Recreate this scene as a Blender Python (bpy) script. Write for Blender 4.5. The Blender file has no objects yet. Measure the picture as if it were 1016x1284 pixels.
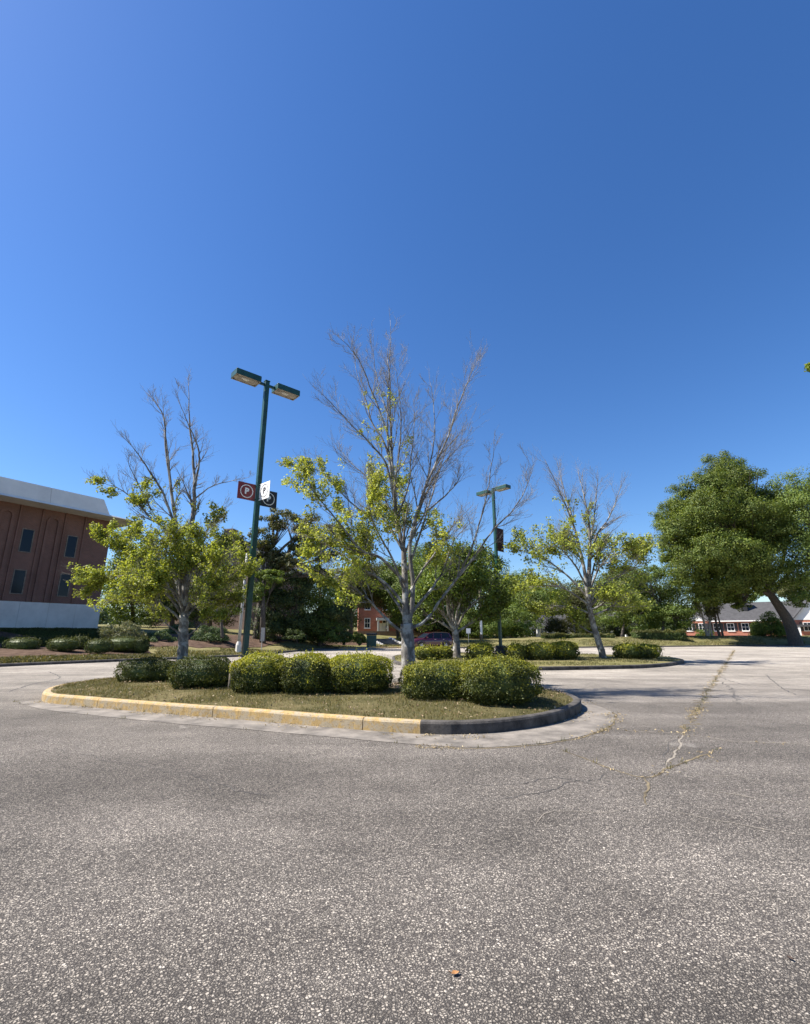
import bpy, math, random
import numpy as np
from mathutils import Vector, Matrix, noise
R = math.radians
scene = bpy.context.scene
C = scene.collection
random.seed(7); rng = np.random.default_rng(7)

# ---------------------------------------------------------------- camera, sky, sun
EYE = 1.5; FPX = 592.3; PITCH = R(14.48)
cam = bpy.data.cameras.new('camera'); camo = bpy.data.objects.new('camera', cam); C.objects.link(camo)
cam.sensor_fit = 'VERTICAL'; cam.sensor_height = 36; cam.lens = 36*FPX/1284
cam.clip_end = 6000; cam.clip_start = 0.05
camo.location = (0, 0, EYE); camo.rotation_euler = (R(90)+PITCH, 0, 0)
scene.camera = camo
SUN_EL = R(51); SUN_AZ = R(-91)          # azimuth measured from +Y towards +X
w = bpy.data.worlds.new('World'); scene.world = w; w.use_nodes = True
nt = w.node_tree; nt.nodes.clear()
sky = nt.nodes.new('ShaderNodeTexSky'); sky.sky_type = 'NISHITA'; sky.sun_disc = False
sky.sun_elevation = SUN_EL; sky.sun_rotation = SUN_AZ
sky.altitude = 300; sky.air_density = 1.15; sky.dust_density = 0.40; sky.ozone_density = 6.0
bg = nt.nodes.new('ShaderNodeBackground'); bg.inputs['Strength'].default_value = 0.075
wo = nt.nodes.new('ShaderNodeOutputWorld')
hsv = nt.nodes.new('ShaderNodeHueSaturation'); hsv.inputs['Saturation'].default_value = 1.19; hsv.inputs['Hue'].default_value = 0.5075
nt.links.new(sky.outputs[0], hsv.inputs['Color']); nt.links.new(hsv.outputs[0], bg.inputs[0]); nt.links.new(bg.outputs[0], wo.inputs[0])
sl = bpy.data.lights.new('sun', 'SUN'); sl.energy = 4.8; sl.angle = R(0.5); sl.color = (1.0, 0.95, 0.87)
so = bpy.data.objects.new('sun', sl); C.objects.link(so)
sd = Vector((math.sin(SUN_AZ)*math.cos(SUN_EL), math.cos(SUN_AZ)*math.cos(SUN_EL), math.sin(SUN_EL)))
so.rotation_euler = sd.to_track_quat('Z', 'Y').to_euler(); so.location = (-20, 10, 40)
scene.view_settings.view_transform = 'Standard'; scene.view_settings.look = 'None'
scene.view_settings.exposure = 1.20; scene.view_settings.gamma = 1
scene.render.engine = 'CYCLES'
scene.cycles.max_bounces = 6; scene.cycles.transparent_max_bounces = 8

# survey helpers: a sight line of the camera met with a distance or with the ground
def ray(px, py):
    u = (px-508)/FPX; v = (642-py)/FPX
    return Vector((u, math.cos(PITCH)-v*math.sin(PITCH), math.sin(PITCH)+v*math.cos(PITCH)))
def at(px, py, Y):
    d = ray(px, py); k = Y/d.y
    return Vector((d.x*k, Y, EYE+d.z*k))
def G(px, py, z=0.0):
    d = ray(px, py); k = (z-EYE)/d.z
    return Vector((d.x*k, d.y*k, z))

# ---------------------------------------------------------------- object helpers
def tag(o, label=None, cat=None, group=None, kind=None):
    if label: o['label'] = label
    if cat: o['category'] = cat
    if group: o['group'] = group
    if kind: o['kind'] = kind
    return o
def empty(name, loc, label, cat, group=None, rz=0):
    o = bpy.data.objects.new(name, None); C.objects.link(o); o.location = loc; o.rotation_euler = (0, 0, rz)
    o.empty_display_size = 0.2
    return tag(o, label, cat, group)
def link(name, me, mat=None, parent=None, loc=None, rz=0, smooth=False):
    o = bpy.data.objects.new(name, me); C.objects.link(o)
    if mat is not None:
        for m in (mat if isinstance(mat, (list, tuple)) else [mat]): me.materials.append(m)
    if parent is not None: o.parent = parent
    if loc is not None: o.location = loc
    if rz: o.rotation_euler = (0, 0, rz)
    if smooth: me.polygons.foreach_set('use_smooth', np.ones(len(me.polygons), dtype=bool))
    return o
def copy_tree(o, parent=None):
    c = o.copy(); C.objects.link(c); c.parent = parent
    for ch in list(o.children): copy_tree(ch, c)
    return c
class MB:
    def __init__(s): s.v = []; s.f = []; s.m = []
    def add(s, vs, fs, mi=0):
        b = len(s.v); s.v += [tuple(p) for p in vs]; s.f += [tuple(i+b for i in f) for f in fs]; s.m += [mi]*len(fs)
    def box(s, lo, hi, mi=0, M=None):
        x0, y0, z0 = lo; x1, y1, z1 = hi
        vs = [Vector(p) for p in ((x0,y0,z0),(x1,y0,z0),(x1,y1,z0),(x0,y1,z0),(x0,y0,z1),(x1,y0,z1),(x1,y1,z1),(x0,y1,z1))]
        if M is not None: vs = [M @ p for p in vs]
        s.add(vs, ((3,2,1,0),(4,5,6,7),(0,1,5,4),(1,2,6,5),(2,3,7,6),(3,0,4,7)), mi)
    def tube(s, pts, rad, n=6, mi=0, caps=True):
        pts = [Vector(p) for p in pts]; k = len(pts)
        if isinstance(rad, (int, float)): rad = [rad]*k
        up = Vector((0.13, 0.21, 1)); vs = []
        for i in range(k):
            d = pts[min(i+1, k-1)]-pts[max(i-1, 0)]
            if d.length < 1e-7: d = Vector((0,0,1))
            d.normalize()
            a = d.cross(Vector((0.93, 0.31, 0.11)) if abs(d.z) > .8 else up).normalized(); b = d.cross(a)
            for j in range(n):
                t = 2*math.pi*j/n; vs.append(pts[i]+(a*math.cos(t)+b*math.sin(t))*rad[i])
        fs = []
        for i in range(k-1):
            for j in range(n):
                j2 = (j+1) % n; fs.append((i*n+j, (i+1)*n+j, (i+1)*n+j2, i*n+j2))
        if caps: fs.append(tuple(range(n))); fs.append(tuple(reversed(range((k-1)*n, k*n))))
        s.add(vs, fs, mi)
    def prism(s, poly, z0, z1, mi=0, M=None):      # poly in xy, extruded in z
        n = len(poly); vs = [Vector((p[0], p[1], z0)) for p in poly]+[Vector((p[0], p[1], z1)) for p in poly]
        if M is not None: vs = [M @ p for p in vs]
        s.add(vs, [tuple(reversed(range(n))), tuple(range(n, 2*n))]+[(i, (i+1) % n, n+(i+1) % n, n+i) for i in range(n)], mi)
    def mesh(s, name='m'):
        me = bpy.data.meshes.new(name); me.from_pydata(s.v, [], s.f)
        if any(s.m): me.polygons.foreach_set('material_index', s.m)
        me.update(); return me
    def build(s, name, mat, parent=None, loc=None, rz=0, smooth=False, bevel=0):
        o = link(name, s.mesh(name), mat, parent, loc, rz, smooth)
        if bevel:
            b = o.modifiers.new('bevel', 'BEVEL'); b.width = bevel; b.segments = 2; b.limit_method = 'ANGLE'
        return o
def np_mesh(name, V, F):
    me = bpy.data.meshes.new(name); nv = len(V); nf, k = F.shape
    me.vertices.add(nv); me.vertices.foreach_set('co', V.astype(np.float32).ravel())
    me.loops.add(nf*k); me.loops.foreach_set('vertex_index', F.astype(np.int32).ravel())
    me.polygons.add(nf); me.polygons.foreach_set('loop_start', (np.arange(nf)*k).astype(np.int32))
    me.polygons.foreach_set('loop_total', np.full(nf, k, dtype=np.int32))
    me.update(calc_edges=True); return me
def unit(a): return a/np.maximum(np.linalg.norm(a, axis=1, keepdims=True), 1e-9)
def leaf_mesh(name, P, N, size, aspect=0.62, fold=0.18, jit=0.35):
    """one pointed, slightly folded leaf (two triangles hinged on the midrib) per point"""
    n = len(P); N = unit(N); t = unit(np.cross(N, rng.normal(size=(n, 3)))); b = np.cross(N, t)
    s = (size*(1+jit*rng.uniform(-1, 1, n)))[:, None]
    h = s*fold
    V = np.stack([P-t*s*.5-N*h*.3, P+b*s*aspect*.5+N*h, P+t*s*.5-N*h*.3, P-b*s*aspect*.5+N*h], 1).reshape(-1, 3)
    i = np.arange(n)*4
    F = np.concatenate([np.stack([i, i+1, i+2], 1), np.stack([i, i+2, i+3], 1)], 0)
    return np_mesh(name, V, F)

# ---------------------------------------------------------------- materials
def newmat(name):
    m = bpy.data.materials.new(name); m.use_nodes = True
    n = m.node_tree.nodes; n.clear(); L = m.node_tree.links
    out = n.new('ShaderNodeOutputMaterial'); b = n.new('ShaderNodeBsdfPrincipled'); L.new(b.outputs[0], out.inputs[0])
    return m, n, L, b, out
def ramp(n, stops, interp='LINEAR'):
    r = n.new('ShaderNodeValToRGB'); r.color_ramp.interpolation = interp; e = r.color_ramp.elements
    while len(e) < len(stops): e.new(0.5)
    for i, (p, c) in enumerate(stops): e[i].position = p; e[i].color = (*c, 1)
    return r
def noise_n(n, L, scale, detail=4, rough=0.6, vec=None, dist=0.0):
    t = n.new('ShaderNodeTexNoise'); t.inputs['Scale'].default_value = scale; t.inputs['Detail'].default_value = detail
    t.inputs['Roughness'].default_value = rough; t.inputs['Distortion'].default_value = dist
    if vec is not None: L.new(vec, t.inputs['Vector'])
    return t
def coord(n, kind='Object'): return n.new('ShaderNodeTexCoord').outputs[kind]
def mixc(n, L, fac, a, b, mode='MIX'):
    m = n.new('ShaderNodeMix'); m.data_type = 'RGBA'; m.blend_type = mode
    for s, v in ((m.inputs[0], fac), (m.inputs[6], a), (m.inputs[7], b)):
        if hasattr(v, 'links') or hasattr(v, 'is_output'): L.new(v, s)
        elif isinstance(v, (int, float)): s.default_value = v
        else: s.default_value = (*v, 1)
    return m.outputs[2]
def maprange(n, L, v, a, b, c=0.0, d=1.0):
    m = n.new('ShaderNodeMapRange'); L.new(v, m.inputs[0])
    for i, x in enumerate((a, b, c, d)): m.inputs[i+1].default_value = x
    return m.outputs[0]
def simple(name, col, rough=0.6, var=0.12, scale=3.0, metal=0.0, bump=0.0, bscale=40, spec=0.5):
    m, n, L, b, out = newmat(name); co = coord(n)
    t = noise_n(n, L, scale, 5, .65, co)
    lo = tuple(c*(1-var*1.6) for c in col); hi = tuple(min(1, c*(1+var)) for c in col)
    r = ramp(n, [(0.3, lo), (0.7, hi)]); L.new(t.outputs[0], r.inputs[0]); L.new(r.outputs[0], b.inputs['Base Color'])
    b.inputs['Roughness'].default_value = rough; b.inputs['Metallic'].default_value = metal
    b.inputs['Specular IOR Level'].default_value = spec
    if bump:
        t2 = noise_n(n, L, bscale, 4, .7, co); bp = n.new('ShaderNodeBump'); bp.inputs['Strength'].default_value = bump
        bp.inputs['Distance'].default_value = 0.02
        L.new(t2.outputs[0], bp.inputs['Height']); L.new(bp.outputs[0], b.inputs['Normal'])
    return m
def foliage(name, c1, c2, c3=None, trans=0.35, rough=0.55, clump=1.2, spec=0.35):
    m, n, L, b, out = newmat(name)
    g = n.new('ShaderNodeNewGeometry'); st = [(0.0, c1), (0.6, c2), (1.0, c3 or c2)]
    r = ramp(n, st); L.new(g.outputs['Random Per Island'], r.inputs[0])
    t = noise_n(n, L, clump, 3, .6, coord(n)); f = maprange(n, L, t.outputs[0], .3, .7, .68, 1.25)
    hs = n.new('ShaderNodeHueSaturation'); L.new(f, hs.inputs['Value']); L.new(r.outputs[0], hs.inputs['Color'])
    L.new(hs.outputs[0], b.inputs['Base Color']); b.inputs['Roughness'].default_value = rough
    b.inputs['Specular IOR Level'].default_value = spec
    tr = n.new('ShaderNodeBsdfTranslucent'); mx = n.new('ShaderNodeMixShader'); mx.inputs[0].default_value = trans
    tc = mixc(n, L, 1.0, hs.outputs[0], (1.35, 1.25, 0.55), 'MULTIPLY'); L.new(tc, tr.inputs[0])
    L.new(b.outputs[0], mx.inputs[1]); L.new(tr.outputs[0], mx.inputs[2]); L.new(mx.outputs[0], out.inputs[0])
    return m
def bark(name, c1, c2, patch=None):
    m, n, L, b, out = newmat(name); co = coord(n)
    mp = n.new('ShaderNodeMapping'); mp.inputs['Scale'].default_value = (1, 1, .3); L.new(co, mp.inputs[0])
    t = noise_n(n, L, 14, 6, .7, mp.outputs[0]); r = ramp(n, [(.35, c1), (.65, c2)]); L.new(t.outputs[0], r.inputs[0])
    col = r.outputs[0]
    if patch:
        t3 = noise_n(n, L, 3.5, 4, .6, co); f = maprange(n, L, t3.outputs[0], .5, .6); col = mixc(n, L, f, col, patch)
    L.new(col, b.inputs['Base Color']); b.inputs['Roughness'].default_value = .9
    bp = n.new('ShaderNodeBump'); bp.inputs['Strength'].default_value = .7; bp.inputs['Distance'].default_value = .03
    L.new(t.outputs[0], bp.inputs['Height']); L.new(bp.outputs[0], b.inputs['Normal'])
    return m
def brick(name, c1, c2, mortar, sc=1.0):
    m, n, L, b, out = newmat(name)
    uv = n.new('ShaderNodeUVMap'); t = n.new('ShaderNodeTexBrick'); L.new(uv.outputs[0], t.inputs[0])
    t.inputs['Color1'].default_value = (*c1, 1); t.inputs['Color2'].default_value = (*c2, 1); t.inputs['Mortar'].default_value = (*mortar, 1)
    t.inputs['Scale'].default_value = sc; t.inputs['Mortar Size'].default_value = .010
    t.inputs['Brick Width'].default_value = .215; t.inputs['Row Height'].default_value = .075; t.inputs['Mortar Smooth'].default_value = .2
    no = noise_n(n, L, .6, 4, .6, coord(n)); f = maprange(n, L, no.outputs[0], .3, .7, .8, 1.15)
    hs = n.new('ShaderNodeHueSaturation'); L.new(f, hs.inputs['Value']); L.new(t.outputs[0], hs.inputs['Color'])
    L.new(hs.outputs[0], b.inputs['Base Color']); b.inputs['Roughness'].default_value = .85
    return m
def asphalt(name):
    m, n, L, b, out = newmat(name); co = coord(n)
    def math2(op, x, y, z=None):
        q = n.new('ShaderNodeMath'); q.operation = op
        for k, v in enumerate((x, y, z)):
            if v is None: continue
            if isinstance(v, (int, float)): q.inputs[k].default_value = v
            else: L.new(v, q.inputs[k])
        return q.outputs[0]
    jn = noise_n(n, L, 42, 4, .7, co); ja = n.new('ShaderNodeVectorMath'); ja.operation = 'MULTIPLY_ADD'
    L.new(jn.outputs['Color'], ja.inputs[0]); ja.inputs[1].default_value = (.030, .030, 0); L.new(co, ja.inputs[2])
    v = n.new('ShaderNodeTexVoronoi'); v.inputs['Scale'].default_value = 72; L.new(ja.outputs[0], v.inputs['Vector'])
    sep = n.new('ShaderNodeSeparateColor'); L.new(v.outputs['Color'], sep.inputs[0])
    v2 = n.new('ShaderNodeTexVoronoi'); v2.inputs['Scale'].default_value = 125; L.new(ja.outputs[0], v2.inputs['Vector'])
    sep2 = n.new('ShaderNodeSeparateColor'); L.new(v2.outputs['Color'], sep2.inputs[0])
    v3 = n.new('ShaderNodeTexVoronoi'); v3.feature = 'DISTANCE_TO_EDGE'; v3.inputs['Scale'].default_value = 72; L.new(ja.outputs[0], v3.inputs['Vector'])
    edge = maprange(n, L, v3.outputs['Distance'], 0.0, 0.24)
    st = [(0.0, (.118, .102, .088)), (.35, (.24, .210, .178)), (.7, (.40, .350, .290)), (.95, (.51, .447, .37)), (1.0, (.59, .52, .435))]
    s1 = ramp(n, st); L.new(sep.outputs[0], s1.inputs[0]); s2 = ramp(n, st); L.new(sep2.outputs[0], s2.inputs[0])
    pick = maprange(n, L, sep.outputs[2], .42, .58)
    stones = mixc(n, L, pick, s1.outputs[0], s2.outputs[0])
    gr = noise_n(n, L, 260, 3, .8, co); grf = maprange(n, L, gr.outputs[0], .3, .7, .72, 1.28)
    col = mixc(n, L, edge, (.050, .044, .041), stones)
    # worn and dusty areas, tyre-polished bands, drips: stay where they are on the pavement
    big = noise_n(n, L, .17, 5, .6, co, .8); bigf = maprange(n, L, big.outputs[0], .36, .66, .80, 1.20)
    med = noise_n(n, L, .8, 6, .7, co, .4); medf = maprange(n, L, med.outputs[0], .3, .7, .78, 1.20)
    mp = n.new('ShaderNodeMapping'); mp.inputs['Rotation'].default_value = (0, 0, R(-42)); mp.inputs['Scale'].default_value = (.16, 1.0, 1); L.new(co, mp.inputs[0])
    band = noise_n(n, L, .8, 4, .55, mp.outputs[0], .5); bandf = maprange(n, L, band.outputs[0], .38, .62, .86, 1.20)
    val = math2('MULTIPLY', math2('MULTIPLY', bigf, medf), math2('MULTIPLY', bandf, grf))
    sp = noise_n(n, L, .55, 3, .5, co, .2); drip = maprange(n, L, sp.outputs[0], .66, .72, 1.0, .80); val = math2('MULTIPLY', val, drip)
    hs = n.new('ShaderNodeHueSaturation'); L.new(val, hs.inputs['Value']); L.new(col, hs.inputs['Color'])
    # pale scuffed spots
    wsp = noise_n(n, L, .42, 5, .7, co, .3); wf = maprange(n, L, wsp.outputs[0], .64, .70, 0, .45); c1 = mixc(n, L, wf, hs.outputs[0], (.46, .42, .37))
    # older, bleached surface of the far aisles, with grazing-light paleness painted in
    sx = n.new('ShaderNodeSeparateXYZ'); L.new(co, sx.inputs[0]); wv = noise_n(n, L, .35, 3, .5, co)
    far = maprange(n, L, math2('MULTIPLY_ADD', wv.outputs[0], 7, sx.outputs[1]), 11, 25)
    dn = noise_n(n, L, 7, 8, .8, co); dr = ramp(n, [(.25, (.22, .192, .160)), (.75, (.50, .445, .375))]); L.new(dn.outputs[0], dr.inputs[0])
    hs2 = n.new('ShaderNodeHueSaturation'); L.new(val, hs2.inputs['Value']); L.new(dr.outputs[0], hs2.inputs['Color'])
    fin = mixc(n, L, math2('MULTIPLY', far, .8), c1, hs2.outputs[0])
    L.new(fin, b.inputs['Base Color']); b.inputs['Roughness'].default_value = .85; b.inputs['Specular IOR Level'].default_value = .2
    bp = n.new('ShaderNodeBump'); bp.inputs['Strength'].default_value = .8; bp.inputs['Distance'].default_value = .007; L.new(edge, bp.inputs['Height'])
    bp2 = n.new('ShaderNodeBump'); bp2.inputs['Strength'].default_value = .6; bp2.inputs['Distance'].default_value = .006
    L.new(sep2.outputs[1], bp2.inputs['Height']); L.new(bp.outputs[0], bp2.inputs['Normal']); L.new(bp2.outputs[0], b.inputs['Normal'])
    return m
def groundmat(name, stops, scale=6, fine=60, bump=.6):
    m, n, L, b, out = newmat(name); co = coord(n)
    t = noise_n(n, L, scale, 6, .7, co, .4); t2 = noise_n(n, L, fine, 4, .8, co)
    mm = n.new('ShaderNodeMath'); mm.operation = 'MULTIPLY_ADD'; L.new(t2.outputs[0], mm.inputs[0]); mm.inputs[1].default_value = .7
    mt = n.new('ShaderNodeMath'); mt.operation = 'MULTIPLY_ADD'; L.new(t.outputs[0], mt.inputs[0]); mt.inputs[1].default_value = .9; mt.inputs[2].default_value = -.3
    L.new(mt.outputs[0], mm.inputs[2])
    r = ramp(n, stops); L.new(mm.outputs[0], r.inputs[0]); L.new(r.outputs[0], b.inputs['Base Color']); b.inputs['Roughness'].default_value = .95
    b.inputs['Specular IOR Level'].default_value = .1
    bp = n.new('ShaderNodeBump'); bp.inputs['Strength'].default_value = bump; bp.inputs['Distance'].default_value = .04
    L.new(t2.outputs[0], bp.inputs['Height']); L.new(bp.outputs[0], b.inputs['Normal'])
    return m
M = {}
M['asphalt'] = asphalt('asphalt_chipseal')
M['turf'] = groundmat('turf', [(.25, (.045, .045, .018)), (.5, (.11, .095, .042)), (.75, (.21, .165, .085))], 1.2, 50)
M['turf_far'] = groundmat('turf_far', [(.25, (.08, .085, .03)), (.5, (.16, .145, .06)), (.8, (.29, .23, .12))], .5, 12)
M['mulch'] = groundmat('mulch', [(.25, (.035, .022, .015)), (.5, (.095, .06, .042)), (.8, (.21, .145, .105))], 2.5, 30)
M['soil'] = groundmat('soil', [(.2, (.10, .07, .05)), (.5, (.22, .17, .12)), (.8, (.38, .31, .23))], 4, 60)
M['earth'] = groundmat('earth', [(.25, (.05, .06, .02)), (.5, (.09, .09, .035)), (.8, (.16, .13, .06))], .1, 3)
def yellow_kerb():
    m, n, L, b, out = newmat('yellow_kerb'); co = coord(n)
    t = noise_n(n, L, 5, 8, .75, co, .3); t2 = noise_n(n, L, 38, 5, .8, co)
    mp = n.new('ShaderNodeMapping'); mp.inputs['Scale'].default_value = (6, 6, .8); L.new(co, mp.inputs[0])
    t3 = noise_n(n, L, 2.5, 5, .7, mp.outputs[0])
    c = mixc(n, L, maprange(n, L, t3.outputs[0], .35, .7), (.50, .33, .12), (.27, .18, .07))
    c = mixc(n, L, maprange(n, L, t.outputs[0], .47, .55), c, (.36, .29, .19))
    c = mixc(n, L, maprange(n, L, t2.outputs[0], .54, .64), c, (.13, .095, .055))
    L.new(c, b.inputs['Base Color']); b.inputs['Roughness'].default_value = .85
    bp = n.new('ShaderNodeBump'); bp.inputs['Strength'].default_value = .6; bp.inputs['Distance'].default_value = .01; L.new(t2.outputs[0], bp.inputs['Height']); L.new(bp.outputs[0], b.inputs['Normal'])
    return m
M['kerb_yellow'] = yellow_kerb()
M['kerb_grey'] = simple('kerb_grey', (.075, .066, .058), .9, .5, 4, bump=.6)
M['concrete'] = simple('concrete', (.20, .175, .148), .9, .38, 2.2, bump=.5, bscale=60)
M['concrete_pale'] = simple('concrete_pale', (.62, .59, .54), .85, .12, .7, bump=.2)
M['panel'] = simple('precast_panel', (.70, .67, .61), .8, .09, .5)
M['brickL'] = brick('brown_brick', (.19, .078, .052), (.145, .058, .041), (.20, .15, .12))
M['brickR'] = brick('red_brick', (.44, .13, .07), (.34, .095, .052), (.33, .22, .17))
M['brickOld'] = brick('old_brick', (.22, .13, .10), (.16, .09, .07), (.25, .21, .18))
M['roof'] = simple('grey_shingle', (.060, .058, .060), .9, .2, 1.5, bump=.4, bscale=8)
M['white'] = simple('white_paint', (.78, .77, .73), .55, .04, 1)
M['black'] = simple('black_paint', (.02, .02, .022), .5, .1, 2)
M['green_metal'] = simple('green_metal', (.012, .060, .046), .38, .25, 5, metal=0.0)
M['galv'] = simple('grey_metal', (.36, .35, .33), .6, .15, 3)
M['wood'] = simple('weathered_wood', (.20, .165, .13), .9, .3, 5, bump=.4)
M['maroon'] = simple('maroon_sign', (.20, .018, .022), .45, .06, 2)
M['signwhite'] = simple('sign_white', (.82, .82, .80), .45, .03, 2)
M['signblack'] = simple('sign_black', (.016, .014, .018), .45, .05, 2)
M['tyre'] = simple('tyre', (.02, .02, .02), .85, .1, 5)
M['rim'] = simple('rim', (.45, .45, .47), .35, .05, 3, metal=.8)
M['carpaint'] = simple('car_maroon', (.055, .007, .014), .25, .05, 3)
M['carpaint'].node_tree.nodes['Principled BSDF'].inputs['Coat Weight'].default_value = .8
M['bin'] = simple('bin_green', (.02, .075, .065), .5, .15, 3)
def glass(name, col, rough=.06):
    m, n, L, b, out = newmat(name); b.inputs['Base Color'].default_value = (*col, 1); b.inputs['Roughness'].default_value = rough
    b.inputs['Specular IOR Level'].default_value = .9 if rough > .08 else .16; return m
M['glass'] = glass('dark_glass', (.012, .018, .028))
M['lens'] = simple('lamp_lens', (.34, .30, .25), .25, .3, 8)
M['headlight'] = glass('headlight', (.55, .55, .55), .1)
M['bark'] = bark('bark_grey', (.075, .065, .055), (.21, .19, .165), (.34, .33, .30))
M['bark_dark'] = bark('bark_dark', (.05, .04, .032), (.14, .115, .09))
M['bark_pale'] = bark('bark_pale', (.24, .215, .18), (.46, .43, .38))
M['twig'] = simple('dead_twig', (.235, .21, .17), .9, .25, 4)
M['leaf_spring'] = foliage('leaf_spring', (.20, .25, .04), (.36, .41, .065), (.52, .54, .14), .44)
M['leaf_spring2'] = foliage('leaf_spring_b', (.15, .19, .03), (.28, .33, .05), (.42, .45, .11), .42)
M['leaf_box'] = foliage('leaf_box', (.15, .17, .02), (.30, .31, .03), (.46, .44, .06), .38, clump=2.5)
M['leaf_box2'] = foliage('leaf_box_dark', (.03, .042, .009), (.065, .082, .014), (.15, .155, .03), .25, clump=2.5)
M['leaf_boxm'] = foliage('leaf_box_mid', (.10, .12, .017), (.21, .22, .026), (.36, .35, .05), .34, clump=2.5)
M['leaf_mid'] = foliage('leaf_mid', (.06, .105, .018), (.12, .175, .03), (.22, .27, .055), .36, clump=.5)
M['leaf_oak'] = foliage('leaf_oak', (.055, .09, .014), (.115, .16, .024), (.21, .24, .045), .36, clump=.5)
M['leaf_light'] = foliage('leaf_light', (.08, .13, .024), (.14, .20, .036), (.22, .27, .06), .36, clump=.5)
M['leaf_dark'] = foliage('leaf_dark', (.026, .045, .012), (.055, .085, .02), (.11, .14, .038), .25, clump=.6)
M['leaf_dark2'] = foliage('leaf_woods', (.03, .055, .016), (.06, .09, .026), (.10, .13, .04), .2, clump=.1)
M['leaf_olive'] = foliage('leaf_olive', (.06, .07, .02), (.11, .12, .035), (.18, .17, .07), .3, clump=.5)
M['leaf_ivy'] = foliage('leaf_ivy', (.04, .075, .02), (.09, .14, .05), (.20, .25, .12), .2, clump=.8)
M['leaf_grey'] = foliage('leaf_grey', (.09, .11, .055), (.17, .19, .09), (.28, .25, .15), .25, clump=.8)
M['grass'] = foliage('grass_blades', (.055, .068, .018), (.12, .115, .038), (.27, .215, .10), .3, clump=.7)
M['straw'] = foliage('straw', (.22, .16, .08), (.38, .29, .16), (.52, .42, .25), .1)

# ---------------------------------------------------------------- terrain
C0 = Vector((0, 10))
far_w = [(0, .13), (3, .3), (8, .6), (20, 1.2), (60, 2.5), (400, 3)]
COLS = [ # px, py of the kerb foot, profile of the land behind it (metres back, height)
 (-420, 862, [(0,.13),(2.2,.33),(5,.5),(11,1.0),(15,1.9),(60,2.6),(400,3)]),
 (-150, 843, [(0,.13),(2.2,.33),(5,.5),(11,1.0),(15,1.9),(60,2.6),(400,3)]),
 (0, 836, [(0,.13),(2.2,.33),(5,.5),(11,1.0),(15,1.9),(60,2.6),(400,3)]),
 (80, 832.5, [(0,.13),(2.5,.33),(5.5,.55),(11,1.0),(15,1.9),(60,2.6),(400,3)]),
 (150, 829.5, [(0,.13),(3,.3),(7,.6),(12,1.2),(20,2.2),(60,3),(400,3)]),
 (240, 826, [(0,.13),(5,.3),(8,.9),(11,1.3),(20,1.9),(60,3),(400,3)]),
 (300, 823.5, [(0,.13),(6,.3),(9,.9),(12,1.3),(20,1.9),(60,3),(400,3)]),
 (340, 820.5, [(0,.13),(6,.3),(9,.9),(12,1.2),(20,1.8),(60,3),(400,3)]),
 (378, 816.5, [(0,.13),(3,.3),(6,.9),(9,1.2),(20,1.8),(60,3),(400,3)]),
 (425, 813.5, [(0,.13),(2,.25),(5,.8),(8,1.0),(20,1.6),(60,3),(400,3)]),
 (500, 812.6, [(0,.13),(2,.2),(5,.35),(9,.6),(20,1.3),(60,3),(400,3)]),
 (560, 812.8, [(0,.13),(2,.2),(5,.35),(9,.6),(20,1.2),(60,2.5),(400,3)]),
 (640, 812.6, [(0,.13),(2,.3),(5,.65),(9,.9),(20,1.0),(60,1.2),(400,2)]),
 (730, 812.3, [(0,.13),(2,.4),(5,.9),(9,1.1),(20,1.1),(60,.8),(400,1)]),
 (850, 811.0, [(0,.13),(2,.45),(5,1.0),(8,1.25),(14,.9),(25,-.6),(40,-1.0),(400,0)]),
 (940, 810.2, [(0,.13),(2,.45),(5,1.0),(8,1.3),(14,.9),(25,-.6),(40,-1.0),(400,0)]),
 (1016, 809.4, [(0,.13),(2,.45),(5,1.0),(8,1.3),(14,.9),(25,-.6),(40,-1.0),(400,0)]),
 (1200, 809.4, [(0,.13),(2,.45),(5,1.0),(8,1.3),(14,.9),(25,-.6),(40,-1.0),(400,0)]),
 (1500, 811, [(0,.13),(2,.45),(5,1.0),(8,1.3),(14,.9),(25,-.6),(40,-1.0),(400,0)]),
]
_th, _r, _pf = [], [], []
TS = [0, .5, 1, 1.6, 2.2, 3, 4, 5, 6, 7, 8, 9.5, 11, 13, 15, 18, 21, 25, 30, 36, 44, 60, 90, 150, 260, 400]
for px, py, prof in COLS:
    g = G(px, py); d = Vector((g.x, g.y))-C0
    _th.append(math.atan2(d.x, d.y)); _r.append(d.length)
    _pf.append([np.interp(t, [p[0] for p in prof], [p[1] for p in prof]) for t in TS])
_th = np.array(_th); _r = np.array(_r); _pf = np.array(_pf)
def terr(x, y):
    dx, dy = x-C0.x, y-C0.y; th = math.atan2(dx, dy); r = math.hypot(dx, dy); R0 = float(np.interp(th, _th, _r))
    t = r-R0
    if t < 0: return 0.0
    return float(np.interp(t, TS, [np.interp(th, _th, _pf[:, i]) for i in range(len(TS))]))
def onG(px, Y, py=800):
    p = at(px, py, Y); return Vector((p.x, p.y, terr(p.x, p.y)))
def plane(name, x0, x1, y0, y1, z, mat, nx=1, ny=1):
    vs = [(x0+(x1-x0)*i/nx, y0+(y1-y0)*j/ny, z) for j in range(ny+1) for i in range(nx+1)]
    fs = [(j*(nx+1)+i, j*(nx+1)+i+1, (j+1)*(nx+1)+i+1, (j+1)*(nx+1)+i) for j in range(ny) for i in range(nx)]
    me = bpy.data.meshes.new(name); me.from_pydata(vs, [], fs)
    return tag(link(name, me, mat), kind='structure')
plane('ground', -3000, 3000, -3000, 3000, -1.6, M['earth'], 4, 4)
plane('parking_lot', -110, 150, -60, 100, 0.0, M['asphalt'], 2, 2)
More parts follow.
